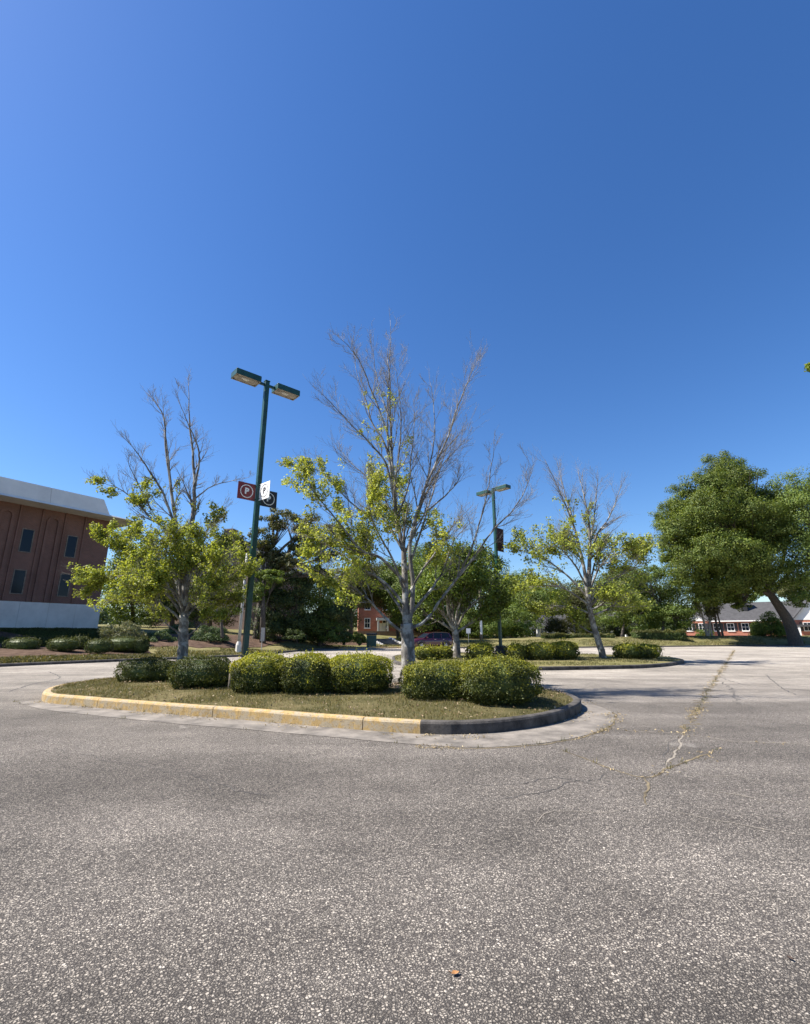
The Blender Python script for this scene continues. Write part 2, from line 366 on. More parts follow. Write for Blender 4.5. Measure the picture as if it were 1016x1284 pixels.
# banks round the lot: one sheet of rings running back from the kerb
def bank(name, th0, th1, t0, t1, mat, dz=0.0, n=160, wob=0.0):
    ts = [t for t in TS if t0 < t < t1]; ts = [t0]+ts+[t1]
    ths = np.linspace(th0, th1, n); V = []
    for th in ths:
        R0 = float(np.interp(th, _th, _r))
        for k, t in enumerate(ts):
            tt = t
            if wob and (k == 0 or (k == len(ts)-1 and t1 < 200)): tt = t+wob*noise.noise(Vector((th*28, k*3.3, 1)))
            r = R0+tt; x = C0.x+math.sin(th)*r; y = C0.y+math.cos(th)*r
            z = float(np.interp(max(tt, 0), TS, [np.interp(th, _th, _pf[:, i]) for i in range(len(TS))]))
            z += .10*min(1, tt/4)*noise.noise(Vector((x*.25, y*.25, 0)))
            V.append((x, y, z+dz))
    m = len(ts); F = [(i*m+j, i*m+j+1, (i+1)*m+j+1, (i+1)*m+j) for i in range(n-1) for j in range(m-1)]
    me = bpy.data.meshes.new(name); me.from_pydata(V, [], F)
    return tag(link(name, me, mat, smooth=True), kind='structure')
def thpx(px): 
    d = G(px, 830); return math.atan2(d.x*1.0, d.y-0) if False else float(np.interp(px, [c[0] for c in COLS], _th))
bank('grass_bank', _th[0], _th[-1], 0.0, 400, M['turf_far'], 0, 300)
bank('mulch_bed', thpx(-420), thpx(200), 2.2, 16, M['mulch'], .03, 90, .5)
bank('mulch_bed', thpx(205), thpx(400), 6.5, 14, M['mulch'], .03, 90, .8)
bank('mulch_bed', thpx(400), thpx(470), 2.5, 10, M['mulch'], .03, 30, .6)

def smooth_poly(pts, closed=True, sub=6):
    n = len(pts); out = []
    rngi = range(n) if closed else range(n-1)
    for i in rngi:
        if closed: p0, p1, p2, p3 = pts[i-1], pts[i], pts[(i+1) % n], pts[(i+2) % n]
        else: p0, p1, p2, p3 = pts[max(i-1, 0)], pts[i], pts[i+1], pts[min(i+2, n-1)]
        for k in range(sub):
            t = k/sub
            out.append(.5*((2*p1)+(p2-p0)*t+(2*p0-5*p1+4*p2-p3)*t*t+(3*p1-p0-3*p2+p3)*t*t*t))
    if not closed: out.append(pts[-1])
    return out
def arclen(pts, closed):
    s = [0.0]
    for i in range(1, len(pts)): s.append(s[-1]+(pts[i]-pts[i-1]).length)
    if closed: s.append(s[-1]+(pts[0]-pts[-1]).length)
    return s
def sweep(mb, pts, prof, closed=False, wob=0.0):
    """prof: closed loop of (offset to the right of travel, z)"""
    n = len(pts); k = len(prof); vs = []
    for i in range(n):
        a = pts[i-1] if (closed or i > 0) else pts[i]; b = pts[(i+1) % n] if (closed or i < n-1) else pts[i]
        d = (b-a); d = Vector((d.x, d.y)).normalized(); nr = Vector((d.y, -d.x))
        for (o, z) in prof:
            jx = wob*noise.noise(Vector((pts[i].x*3, pts[i].y*3, z*9+o*7)))
            vs.append((pts[i].x+nr.x*(o+jx), pts[i].y+nr.y*(o+jx), pts[i].z+z+jx*.6))
    fs = []
    for i in range(n if closed else n-1):
        for j in range(k):
            j2 = (j+1) % k; i2 = (i+1) % n
            fs.append((i*k+j, i2*k+j, i2*k+j2, i*k+j2))
    if not closed: fs += [tuple(range(k)), tuple(reversed(range((n-1)*k, n*k)))]
    mb.add(vs, fs)
KP = [(.0, -.05), (.015, .10), (.05, .138), (.15, .145), (.17, .13), (.17, -.05)]
def kerb_far(name, th0, th1, mat, n):
    pts = []
    for th in np.linspace(th0, th1, n):
        R0 = float(np.interp(th, _th, _r))-.17; pts.append(Vector((C0.x+math.sin(th)*R0, C0.y+math.cos(th)*R0, 0)))
    pts.reverse(); mb = MB(); sweep(mb, pts, KP); return tag(mb.build(name, mat, smooth=False), kind='structure')
kerb_far('kerb', _th[0], thpx(425), M['kerb_grey'], 90)
kerb_far('kerb', thpx(425), thpx(505), M['kerb_yellow'], 20)
kerb_far('kerb', thpx(505), _th[-1], M['kerb_grey'], 120)

# ---------------------------------------------------------------- planted islands
KH = .19
def resample(pts, ds, closed):
    s = arclen(pts, closed); L = s[-1]; n = max(8, int(L/ds)); P = pts+([pts[0]] if closed else [])
    out = []
    for i in range(n+(0 if closed else 1)):
        t = L*i/n; k = max(0, np.searchsorted(s, t)-1); k = min(k, len(P)-2)
        f = (t-s[k])/max(1e-9, s[k+1]-s[k]); out.append(P[k].lerp(P[k+1], min(1, max(0, f))))
    return out
def kerb_prof(h, w=.16): return [(0, -.03), (.004, h*.78), (.022, h*.93), (.05, h*.99), (w*.8, h), (w, h*.96), (w, -.03)]
isl1 = [(54,880),(105,886),(164,891.5),(235,897.5),(307,903),(400,911.3),(525,920.5),(600,920.5),(655,915),(695,907.5),(722,897.5),(730,888.5),(715,879.5),(690,874),(600,868),(490,864),(400,861.5),(300,859.5),(200,857.5),(140,858),(92,864),(62,870.5)]
P1 = resample(smooth_poly([G(*p) for p in isl1]), .12, True)      # runs left to right along the front: the inside is on its left
def split_runs(P, pred):
    n = len(P); lab = [pred(p) for p in P]; runs = []
    if len(set(lab)) == 1: return [(lab[0], P+[P[0]])]
    i0 = next(i for i in range(n) if lab[i] != lab[i-1])
    cur = [P[i0]]; cl = lab[i0]
    for k in range(1, n+1):
        i = (i0+k) % n
        if lab[i] == cl and k < n: cur.append(P[i])
        else:
            cur.append(P[i]); runs.append((cl, cur)); cur = [P[i]]; cl = lab[i]
    return runs
xj = G(525, 922).x
def kerb_ring(P, pred, h, matA, matB, seg=3.05):
    for lab, run in split_runs(P, pred):
        mb = MB(); s = 0; piece = [run[0]]
        for a, b_ in zip(run, run[1:]):
            s += (b_-a).length; piece.append(b_)
            if s > seg and len(piece) > 3:
                e = piece[-1].lerp(piece[-2], .12); sweep(mb, piece[:-1]+[e], [(-o, z) for o, z in reversed(kerb_prof(h))], wob=.006); piece = [b_]; s = 0
        if len(piece) > 1: sweep(mb, piece, [(-o, z) for o, z in reversed(kerb_prof(h))], wob=.006)
        tag(mb.build('kerb', matA if lab else matB, smooth=False), kind='structure')
kerb_ring(P1, lambda p: p.x < xj and (p.y < 12.5 or p.x < -6), KH, M['kerb_yellow'], M['kerb_grey'])
def inset(P, d):
    n = len(P); out = []
    for i in range(n):
        t = (P[(i+1) % n]-P[i-1]); t = Vector((t.x, t.y)).normalized(); out.append(Vector((P[i].x-t.y*d, P[i].y+t.x*d, P[i].z)))
    return out
def pip(x, y, poly):
    c = False; j = len(poly)-1
    for i in range(len(poly)):
        a, b = poly[i], poly[j]
        if (a.y > y) != (b.y > y) and x < (b.x-a.x)*(y-a.y)/(b.y-a.y)+a.x: c = not c
        j = i
    return c
def mound(name, P, mat, z0, crown, patches=None):
    """island surface: rings shrinking towards the middle line"""
    n = len(P); In = inset(P, .155); cx = [p.x for p in In]; x0, x1 = min(cx), max(cx)
    ctr = []
    for p in In:
        xx = min(max(p.x, x0+1.2), x1-1.2)
        ys = [q.y for q in In if abs(q.x-xx) < .3]; ctr.append(Vector((xx, (min(ys)+max(ys))/2, 0)))
    V = []; ks = [0, .05, .12, .25, .45, .7, 1]
    for i in range(n):
        for k in ks:
            p = In[i].lerp(ctr[i], k); V.append((p.x, p.y, z0+crown*math.sin(k*math.pi/2)+.025*noise.noise(Vector((p.x*1.5, p.y*1.5, 3)))*min(1, k*6)))
    m = len(ks); F = [(i*m+j, ((i+1) % n)*m+j, ((i+1) % n)*m+j+1, i*m+j+1) for i in range(n) for j in range(m-1)]
    me = bpy.data.meshes.new(name); me.from_pydata(V, [], F)
    return tag(link(name, me, mat, smooth=True), kind='structure'), In
island_turf, IN1 = mound('island_lawn', P1, M['turf'], KH-.015, .10)
# concrete gutter apron
gut = MB()
outer = [(20,880),(60,890.5),(200,905.5),(300,914),(400,923),(520,933.5),(600,937.5),(680,932),(735,922),(766,909),(769,895),(745,884),(700,873.5)]
Po = smooth_poly([G(*p) for p in outer], False, 10)
inn = [min(P1, key=lambda q: (q-p).length) for p in Po]
V = []; F = []
for p, q in zip(Po, inn):
    for k in (0, .33, .66, 1): V.append((p.x+(q.x-p.x)*k, p.y+(q.y-p.y)*k, .005-.0*k))
for i in range(len(Po)-1):
    for j in range(3): F.append((i*4+j, (i+1)*4+j, (i+1)*4+j+1, i*4+j+1))
gut.add(V, [tuple(f) for f in F]); tag(gut.build('gutter', M['concrete']), kind='structure')

isl2 = [(500,834),(560,839.5),(650,841),(750,839.5),(815,837.5),(852,833.5),(857,830),(835,826.8),(780,824),(700,822.5),(600,821),(530,821),(497,824.5),(492,829)]
P2 = resample(smooth_poly([G(*p) for p in isl2]), .3, True)
kerb_ring(P2, lambda p: False, .16, M['kerb_grey'], M['kerb_grey'])
i2, IN2 = mound('island_lawn', P2, M['turf_far'], .15, .08)

# cracks of the pavement, filled with dry grass and grit
M['crack'] = groundmat('crack_fill', [(.3, (.035, .03, .025)), (.5, (.16, .13, .085)), (.8, (.36, .29, .18))], 3, 70, .3)
M['crack_dark'] = simple('crack_tar', (.085, .078, .072), .9, .3, 9)
M['crack_pale'] = simple('crack_dust', (.26, .225, .18), .9, .25, 9)
def crack(pxs, wd, mat, z=.004, jag=.05):
    P = resample(smooth_poly([G(*p) for p in pxs], False, 8), .07, False); V = []; F = []
    for i, p in enumerate(P):
        d = P[min(i+1, len(P)-1)]-P[max(i-1, 0)]; nr = Vector((-d.y, d.x, 0)).normalized()
        j = jag*noise.noise(Vector((p.x*3.1, p.y*3.1, 0)))+jag*.5*noise.noise(Vector((p.x*11, p.y*11, 0)))
        ww = wd*(.55+.9*abs(noise.noise(Vector((p.x*5, p.y*5, 4))))+.5*noise.noise(Vector((p.x*17, p.y*17, 8))))*.5
        ww = max(ww, .004)*min(1, (i+1)/5, (len(P)-i)/5)
        a = p+nr*(j+ww); b = p+nr*(j-ww); V += [(a.x, a.y, z), (b.x, b.y, z)]
    F = [(2*i, 2*i+1, 2*i+3, 2*i+2) for i in range(len(P)-1)]
    me = bpy.data.meshes.new('pavement_crack'); me.from_pydata(V, [], F)
    tag(link('pavement_crack', me, mat), kind='structure'); return P
cr = []
cr.append(crack([(921,815),(912,830),(901,846),(890,862),(883,876),(872,895),(858,919)], .060, M['crack'], jag=.30))
cr.append(crack([(703,940),(734,952),(769,965),(810,975),(845,961),(870,951),(901,940)], .032, M['crack']))
crack([(810,975),(812,990),(809,1005),(811,1010)], .035, M['crack'])
crack([(811,1010),(790,1016),(770,1019),(735,1017),(690,1018),(678,1021),(670,1034)], .013, M['crack_pale'])
crack([(811,1009),(850,1018),(900,1030),(950,1037),(1016,1052)], .015, M['crack_pale'])
crack([(896,852),(915,862),(925,880),(950,890)], .03, M['crack_dark'], jag=.15)
crack([(884,876),(860,884),(835,886)], .025, M['crack_pale'], jag=.15)
crack([(866,905),(885,915),(905,918)], .02, M['crack_pale'], jag=.1)
crack([(845,961),(880,972),(930,975),(975,985)], .015, M['crack_pale'], jag=.1)
crack([(769,965),(740,978),(700,985),(660,1000),(600,1004)], .012, M['crack_dark'], jag=.1)
cr.append(crack([(858,919),(852,935),(842,950),(836,962)], .035, M['crack_pale']))
cr.append(crack([(768,914),(800,917),(850,920),(900,927),(930,930),(1016,933)], .04, M['crack_pale']))
crack([(830,962),(838,940),(846,925)], .015, M['crack_dark'])
crack([(60,938),(110,948),(180,962),(250,975),(300,992),(350,1003)], .011, M['crack_dark'], jag=.08)
crack([(250,975),(262,985),(270,1000)], .008, M['crack_dark'])
crack([(880,990),(930,997),(1016,1012)], .02, M['crack_pale'])
crack([(60,842),(75,850),(40,858),(10,868)], .05, M['crack_dark'])
crack([(905,850),(930,858),(960,861),(1016,866)], .04, M['crack_dark'])
crack([(960,846),(980,862),(1000,872)], .035, M['crack_dark'])
crack([(760,850),(830,853),(905,848)], .05, M['crack_pale'])
crack([(560,978),(640,985),(700,975),(770,990)], .012, M['crack_dark'], jag=.1)
cr.append(crack([(522,936.5),(600,938.6),(680,933.2),(736,923),(768,910),(771,895)], .045, M['crack']))

# scattered dry grass and leaf litter caught along the cracks and the gutter
pts = []
for k, P in enumerate(cr):
    for p in P:
        m_ = 9 if k == len(cr)-1 else (6 if k == 0 else 1.6)
        dens = max(0, noise.noise(Vector((p.x*1.3, p.y*1.3, 7)))+.25)
        for _ in range(int(m_*dens*2)): pts.append((p.x+random.gauss(0, .08), p.y+random.gauss(0, .08), .012))
for i in range(1500):
    j_ = random.randrange(len(P1)*6//10); q = P1[j_].lerp(P1[j_+1], random.random()); t = abs(random.gauss(.0, .22)); d = (Vector((q.x, q.y))-Vector((0, 11))).normalized()
    if noise.noise(Vector((q.x*.9, q.y*.9, 2))) > -.05: pts.append((q.x+d.x*t, q.y+d.y*t, .014))
pts = np.array(pts); nn = rng.normal(size=pts.shape)*.5; nn[:, 2] += 1
tag(link('leaf_litter', leaf_mesh('leaf_litter', pts, nn, .035, .35, .1, .6), M['straw']), kind='stuff')
for (px, py, s, rz_) in ((571,1223,.05,.4),(176,872,.07,1.2),(640,1150,.025,2)):
    pass
def dry_leaf(px, py, s, rz_, col, label, group=None):
    mb = MB(); p = G(px, py)
    pr = [(-.5,0),(-.28,.2),(-.1,.30),(.12,.24),(.3,.14),(.5,0),(.3,-.16),(.1,-.26),(-.12,-.3),(-.3,-.18)]
    vs = [(x*s, y*s, .006+.35*s*abs(y)+.25*s*x*x) for x, y in pr]+[(0, 0, .004)]
    mb.add(vs, [(i, (i+1) % 10, 10) for i in range(10)])
    mb.tube([(-.5*s, 0, .012), (-.75*s, .05*s, .02)], .0015, 4)
    o = mb.build('dry_leaf', col, None, (p.x, p.y, .003), rz_); tag(o, label, 'leaf', group)
M['leaf_orange'] = simple('dry_leaf_orange', (.42, .20, .07), .8, .2, 30)
M['leaf_black'] = simple('dry_leaf_dark', (.05, .03, .02), .8, .2, 30)
dry_leaf(571, 1223, .042, .4, M['leaf_orange'], 'small orange dry leaf lying on the asphalt near the bottom edge')
dry_leaf(991, 1204, .035, 1.7, M['leaf_black'], 'small dark dead leaf on the asphalt at the lower right')

# ---------------------------------------------------------------- island ground detail
def blades(name, n, sampler, hmin, hmax, wd, mat):
    P = []; 
    while len(P) < n:
        q = sampler()
        if q: P.append(q)
    P = np.array(P); n = len(P); a = rng.uniform(0, 2*np.pi, n); h = rng.uniform(hmin, hmax, n)
    side = np.stack([np.cos(a), np.sin(a), np.zeros(n)], 1)*wd/2; b2 = rng.normal(0, .45, (n, 2))
    tip = P+np.stack([b2[:, 0]*h, b2[:, 1]*h, h], 1); mid = P+np.stack([b2[:, 0]*h*.25, b2[:, 1]*h*.25, h*.55], 1)
    V = np.stack([P-side, P+side, mid+side*.7, mid-side*.7, tip], 1).reshape(-1, 3); i = np.arange(n)*5
    F = np.concatenate([np.stack([i, i+1, i+2], 1), np.stack([i, i+2, i+3], 1), np.stack([i+3, i+2, i+4], 1)], 0)
    return tag(link(name, np_mesh(name, V, F), mat), kind='stuff')
xs = [p.x for p in IN1]; ys = [p.y for p in IN1]; bb = (min(xs), max(xs), min(ys), max(ys))
from mathutils.bvhtree import BVHTree
def bvh_of(o):
    me = o.data; return BVHTree.FromPolygons([v.co.copy() for v in me.vertices], [tuple(p.vertices) for p in me.polygons])
BV1 = bvh_of(island_turf); BV2 = bvh_of(i2)
def zat(bv, x, y, d=.18):
    h = bv.ray_cast(Vector((x, y, 5)), Vector((0, 0, -1)))[0]; return h.z if h else d
def samp1():
    x = random.uniform(bb[0], bb[1]); y = random.uniform(bb[2], bb[3])
    f = noise.noise(Vector((x*.9, y*.9, 5)))
    if (f < -.12 and random.random() < .8) or math.hypot(x-.3, y-12.3) < .8 and random.random() < .8: return None
    h = BV1.ray_cast(Vector((x, y, 5)), Vector((0, 0, -1)))[0]
    if h is None: return None
    return (x, y, h.z-.004)
blades('grass', 52000, samp1, .025, .075, .006, M['grass'])
xs = [p.x for p in IN2]; ys = [p.y for p in IN2]; bb2 = (min(xs), max(xs), min(ys), max(ys))
def samp2():
    x = random.uniform(bb2[0], bb2[1]); y = random.uniform(bb2[2], bb2[3])
    h = BV2.ray_cast(Vector((x, y, 5)), Vector((0, 0, -1)))[0]
    if h is None or noise.noise(Vector((x*.5, y*.5, 5))) < -.1: return None
    return (x, y, h.z-.004)
blades('grass', 14000, samp2, .04, .10, .02, M['grass'])
def sampb():
    px = random.uniform(0, 1010); th = float(np.interp(px, [c[0] for c in COLS], _th)); t = random.uniform(.1, 6.5 if px > 205 else 2.2)
    if 395 < px < 480 and t > 2.5: return None
    R0 = float(np.interp(th, _th, _r))+t; x = math.sin(th)*R0; y = C0.y+math.cos(th)*R0
    if noise.noise(Vector((x*.3, y*.3, 15))) < -.15: return None
    return (x, y, terr(x, y)-.01)
blades('grass', 30000, sampb, .06, .16, .045, M['grass'])
# weeds rooted in the joint between kerb and gutter and along the gutter's edge
WP = []
for Q, dens in ((P1[:int(len(P1)*.62)], .10), (Po, .16), (cr[0], .10), (cr[1], .06)):
    for p in Q:
        if random.random() < dens*(1+2.5*noise.noise(Vector((p.x*.8, p.y*.8, 33)))):
            for _ in range(random.randint(5, 14)): WP.append((p.x+random.gauss(0, .03), p.y+random.gauss(0, .03)-.02, .004))
wi_ = iter(WP)
blades('weeds', len(WP), lambda: next(wi_), .02, .07, .006, M['grass'])
# brown leaf litter and twigs lying under the bushes
LP = []
while len(LP) < 3800:
    x = random.uniform(bb[0], bb[1]); y = random.uniform(bb[2], bb[3]); h_ = BV1.ray_cast(Vector((x, y, 5)), Vector((0, 0, -1)))[0]
    if h_ is None or random.random() > .25+1.6*max(0, noise.noise(Vector((x*.7, y*.7, 12)))) + .5*max(0, 1-abs(y-(12.4-.12*x))/1.2): continue
    LP.append((x, y, h_.z+random.uniform(.01, .05)))
LP = np.array(LP); nn = rng.normal(size=LP.shape)*.45; nn[:, 2] += 1
M['litter'] = foliage('brown_litter', (.10, .06, .03), (.24, .16, .09), (.42, .32, .2), .1)
tag(link('leaf_litter', leaf_mesh('leaf_litter', LP, nn, .04, .5, .15, .6), M['litter']), kind='stuff')
# bare soil and roots round the middle tree
def soil_patch(cx, cy, r, z):
    V = [(cx, cy, z+.07)]; n = 28
    for k in (.5, 1):
        for i in range(n):
            a = 2*math.pi*i/n; rr = r*k*(1+.25*noise.noise(Vector((math.cos(a)*2, math.sin(a)*2, cx)))); V.append((cx+rr*1.3*math.cos(a), cy+rr*math.sin(a), z+(.05 if k < 1 else -.02)))
    F = [(0, 1+i, 1+(i+1) % n) for i in range(n)]+[(1+i, 1+n+i, 1+n+(i+1) % n, 1+(i+1) % n) for i in range(n)]
    me = bpy.data.meshes.new('soil'); me.from_pydata(V, [], F); tag(link('soil', me, M['soil'], smooth=True), kind='structure')

# ---------------------------------------------------------------- shrubs
def superpt(n, e=.72, seed=0, lump=.10, flat=.35):
    """points and normals on a clipped rounded block, unit half-sizes, z 0..1"""
    d = unit(rng.normal(size=(n, 3))); d[:, 2] = np.where(d[:, 2] < -.92, -d[:, 2], d[:, 2])
    q = np.sign(d)*np.abs(d)**e; m = (np.abs(q[:, 0])**(2.6)+np.abs(q[:, 1])**(2.6)+np.abs(q[:, 2])**(2.6))**(1/2.6)
    P = q/m[:, None]
    nz = np.array([noise.noise(Vector((p[0]*1.7+seed, p[1]*1.7, p[2]*1.7)))+.5*noise.noise(Vector((p[0]*4+seed, p[1]*4, p[2]*4))) for p in P])
    return P*(1+lump*nz)[:, None], unit(np.sign(P)*np.abs(P)**1.6)
def shrub(label, px0, px1, pyt, pyb, Y=None, z=None, n=9000, leaf=.035, mats=None, group=None, name='clipped_shrub', depth=.9, e=.72, lump=.17, cat='shrub', tipsz=.0, lifted=.0):
    w_ = (px1-px0)*.03; px0 -= w_; px1 += w_; pyt -= 1; pc = (px0+px1)/2
    if Y is None: g = G(pc, pyb, z or 0); Y = g.y+.25
    a = at(px0, (pyt+pyb)/2, Y); b = at(px1, (pyt+pyb)/2, Y); top = at(pc, pyt, Y).z; bot = at(pc, pyb, Y).z
    rx = (b.x-a.x)/2; h = top-bot; c = Vector(((a.x+b.x)/2, Y+rx*depth*.35, bot))
    if z is None: c.z = min(bot, terr(c.x, c.y)+.02)
    if z is not None: c.z = min(bot, z)
    h = top-c.z; ry = rx*depth
    root = empty(name, c, label, cat, group); sd_ = random.uniform(0, 99)
    P, N = superpt(n, e, sd_, lump); P[:, 2] = P[:, 2]*.5+.5
    sc = np.array([rx, ry, h]); low = P[:, 2] < .12
    P[low, :2] *= (0.86+1.15*P[low, 2:3])
    inn = 1-np.abs(rng.normal(0, .045, n)); Pw = (P-np.array([0, 0, .5]))*inn[:, None]+np.array([0, 0, .5])
    Pw = Pw*sc; Pw[:, 2] = np.maximum(Pw[:, 2], .03)
    spr = rng.random(n) < .08; Pw[spr] += N[spr]*leaf*rng.uniform(.3, 2.6, (spr.sum(), 1))
    Nn = unit(N/np.array([1, depth, 1])+rng.normal(0, .75, (n, 3)))
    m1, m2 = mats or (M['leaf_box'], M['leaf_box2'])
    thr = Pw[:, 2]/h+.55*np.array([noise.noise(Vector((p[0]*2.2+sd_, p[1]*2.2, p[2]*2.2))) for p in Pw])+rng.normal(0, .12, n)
    top_ = thr > .60  # yellow new growth on top; sun on the tops is put into its colour
    link('sunlit_new_growth', leaf_mesh('sunlit_new_growth', Pw[top_], Nn[top_], leaf), m1, root)
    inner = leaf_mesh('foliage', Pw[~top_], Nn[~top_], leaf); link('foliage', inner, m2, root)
    # stray shoots with a few leaves each
    ns = max(5, int(n/1400)); mbs = MB(); SP = []
    for i in range(ns):
        a_ = random.uniform(0, 6.28); r_ = random.uniform(.1, .85); x_, y_ = rx*r_*math.cos(a_), ry*r_*math.sin(a_); z_ = h*.93*(1-.22*r_**4)
        Ls = random.uniform(.06, .20)*(leaf/.034)**.5; dx_, dy_ = random.gauss(0, .25)*Ls, random.gauss(0, .25)*Ls
        mbs.tube([(x_, y_, z_-.06), (x_+dx_*.5, y_+dy_*.5, z_+Ls*.6), (x_+dx_, y_+dy_, z_+Ls)], [.004, .003, .0015], 4)
        for q in range(6): f_ = random.uniform(.2, 1.05); SP.append((x_+dx_*f_+random.gauss(0, .012), y_+dy_*f_+random.gauss(0, .012), z_+Ls*f_))
    SP = np.array(SP)
    link('shoot_leaves', leaf_mesh('shoot_leaves', SP, rng.normal(size=SP.shape), leaf), m1, root)
    # solid dark core, added to stop light passing between the leaves
    k = 18; V = []; F = []
    for i in range(9):
        f = math.pi*(i+.5)/9
        for j in range(k):
            t = 2*math.pi*j/k; x, y_, zz = math.sin(f)*math.cos(t), math.sin(f)*math.sin(t), math.cos(f)
            x, y_, zz = [math.copysign(abs(v)**e, v) for v in (x, y_, zz)]; mm = (abs(x)**2.6+abs(y_)**2.6+abs(zz)**2.6)**(1/2.6)
            V.append((x/mm*rx*.82, y_/mm*ry*.82, max(.02, (zz/mm*.40+.5)*h)))
    F = [(i*k+j, i*k+(j+1) % k, (i+1)*k+(j+1) % k, (i+1)*k+j) for i in range(8) for j in range(k)]+[tuple(range(k)), tuple(reversed(range(8*k, 9*k)))]
    mb = mbs; mb.add(V, F)
    for i in range(7):
        a = random.uniform(0, 6.28); mb.tube([(0, 0, -.05), (.3*rx*math.cos(a), .3*ry*math.sin(a), h*.3), (.7*rx*math.cos(a), .7*ry*math.sin(a), h*.6)], [.02, .015, .006], 5)
    mb.build('stem_core', M['leaf_dark'], root)
    return root
gi = 'clipped bushes on the near island'
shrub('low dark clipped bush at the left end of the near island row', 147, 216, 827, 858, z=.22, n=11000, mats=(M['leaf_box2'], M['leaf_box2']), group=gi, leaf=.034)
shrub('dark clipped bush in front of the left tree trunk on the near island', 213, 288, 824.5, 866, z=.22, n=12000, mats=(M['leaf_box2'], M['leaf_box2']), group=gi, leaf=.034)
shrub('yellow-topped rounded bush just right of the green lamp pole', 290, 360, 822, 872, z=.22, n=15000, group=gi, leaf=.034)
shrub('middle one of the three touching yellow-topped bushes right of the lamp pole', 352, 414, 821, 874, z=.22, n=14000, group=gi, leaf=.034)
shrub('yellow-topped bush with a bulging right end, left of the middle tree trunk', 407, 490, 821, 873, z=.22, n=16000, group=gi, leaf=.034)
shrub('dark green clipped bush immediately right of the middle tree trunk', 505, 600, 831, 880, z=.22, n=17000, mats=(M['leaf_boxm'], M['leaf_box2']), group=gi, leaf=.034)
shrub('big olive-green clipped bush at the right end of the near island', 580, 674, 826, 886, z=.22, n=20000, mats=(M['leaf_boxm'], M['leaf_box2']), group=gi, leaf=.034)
gj = 'clipped bushes on the far island'
for lab, a, b, t, bt in (
  ('small clipped far-island bush seen just right of the middle tree trunk', 520, 548, 812, 827.5),
  ('small dark far-island bush at the left foot of the small forked tree', 545, 567, 812, 827),
  ('round far-island bush between the small forked tree and the far lamp pole', 587, 620, 808, 828),
  ('dark small bush directly right of the concrete base of the far lamp pole', 636, 662, 809, 828),
  ('clipped bush on the far island, third from its right end', 660, 697, 807, 828),
  ('clipped bush on the far island left of the leaning tree trunk', 692, 726, 805.5, 827.5),
  ('far-island bush right of the leaning trunk, left one of the touching pair', 774, 806, 808.5, 826.5),
  ('bush at the right tip of the far island, right of the touching pair', 797, 828, 809, 826)):
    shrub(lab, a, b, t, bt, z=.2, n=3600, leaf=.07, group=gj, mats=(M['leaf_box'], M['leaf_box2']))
gk = 'clipped bushes in the mulch bed by the brown brick building'
for lab, a, b, t, bt in (
  ('round mulch-bed bush cut off by the left edge of the photo', -12, 7, 800, 814),
  ('low round mulch-bed bush, first whole one from the left edge', 5, 41, 800, 818.5),
  ('small back-row mulch-bed bush, left one of the back row', 39, 61, 799, 812),
  ('round front-row mulch-bed bush, middle one below the white base wall', 60, 93, 800.5, 817),
  ('small back-row mulch-bed bush below the right end of the base wall', 88, 109, 799, 811),
  ('low round bush just left of the wide flat-topped mulch-bed bush', 107, 136, 802, 816.5),
  ('wide flat-topped bush in the mulch bed in front of the flowering grey shrub', 131, 171, 799, 814.5),
  ('small dark bush at the right end of the mulch bed, rightmost of all', 168, 185, 800, 812.5)):
    Yb = 29.5 if bt > 815 else 31.5
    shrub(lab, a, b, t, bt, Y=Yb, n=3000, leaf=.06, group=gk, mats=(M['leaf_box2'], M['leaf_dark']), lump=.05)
def block_hedge(label, pxa, pxb, pyt, Y0, Y1, zb, n, mats, leaf=.08, th=.7, name='hedge', lump=.06):
    A = at(pxa, pyt, Y0); B = at(pxb, pyt, Y1); top = (A.z+B.z)/2; d = Vector((B.x-A.x, B.y-A.y)); L = d.length; rz = math.atan2(d.y, d.x)
    mid = Vector(((A.x+B.x)/2, (A.y+B.y)/2, zb)); root = empty(name, mid, label, 'hedge', None, rz); h = top-zb
    P = rng.uniform(-1, 1, (n, 3)); f = rng.choice(5, n, p=[.32, .12, .03, .03, .5]); N = np.zeros((n, 3))
    for i, (ax, s) in enumerate(((1, -1), (1, 1), (0, -1), (0, 1), (2, 1))): P[f == i, ax] = s; N[f == i, ax] = s
    P = P/((np.abs(P)**10).sum(1)**.1)[:, None]
    nz = np.array([noise.noise(Vector((p[0]*L*.6, p[1]*2, p[2]*2+L))) for p in P])
    P = P*(1+lump*nz*np.array([.1, 1, 1.2])[:, None].T.repeat(n, 0).T.T if False else 1)
    W = np.stack([P[:, 0]*L/2, P[:, 1]*th*(1+lump*2*nz), (P[:, 2]*.5+.5)*h*(1+lump*1.5*nz)], 1)
    W += rng.normal(0, leaf*.35, (n, 3))
    t = W[:, 2] > h*.86  # paler new growth along the top, sunlit tone put into the leaf colour
    link('sunlit_new_growth', leaf_mesh('sunlit_new_growth', W[t], unit(N[t]+rng.normal(0, .6, (t.sum(), 3))), leaf), mats[0], root)
    link('foliage', leaf_mesh('foliage', W[~t], unit(N[~t]+rng.normal(0, .6, ((~t).sum(), 3))), leaf), mats[1], root)
    mb = MB(); mb.box((-L/2+.15, -th*.8, -.5), (L/2-.15, th*.8, h*.9)); mb.build('stem_core', M['leaf_dark'], root)  # solid filler box added inside the hedge to keep light from passing
    return root
block_hedge('long dark clipped hedge at the foot of the white base wall', -60, 125, 788.5, 34.5, 36, .9, 22000, (M['leaf_box2'], M['leaf_dark']), .07)

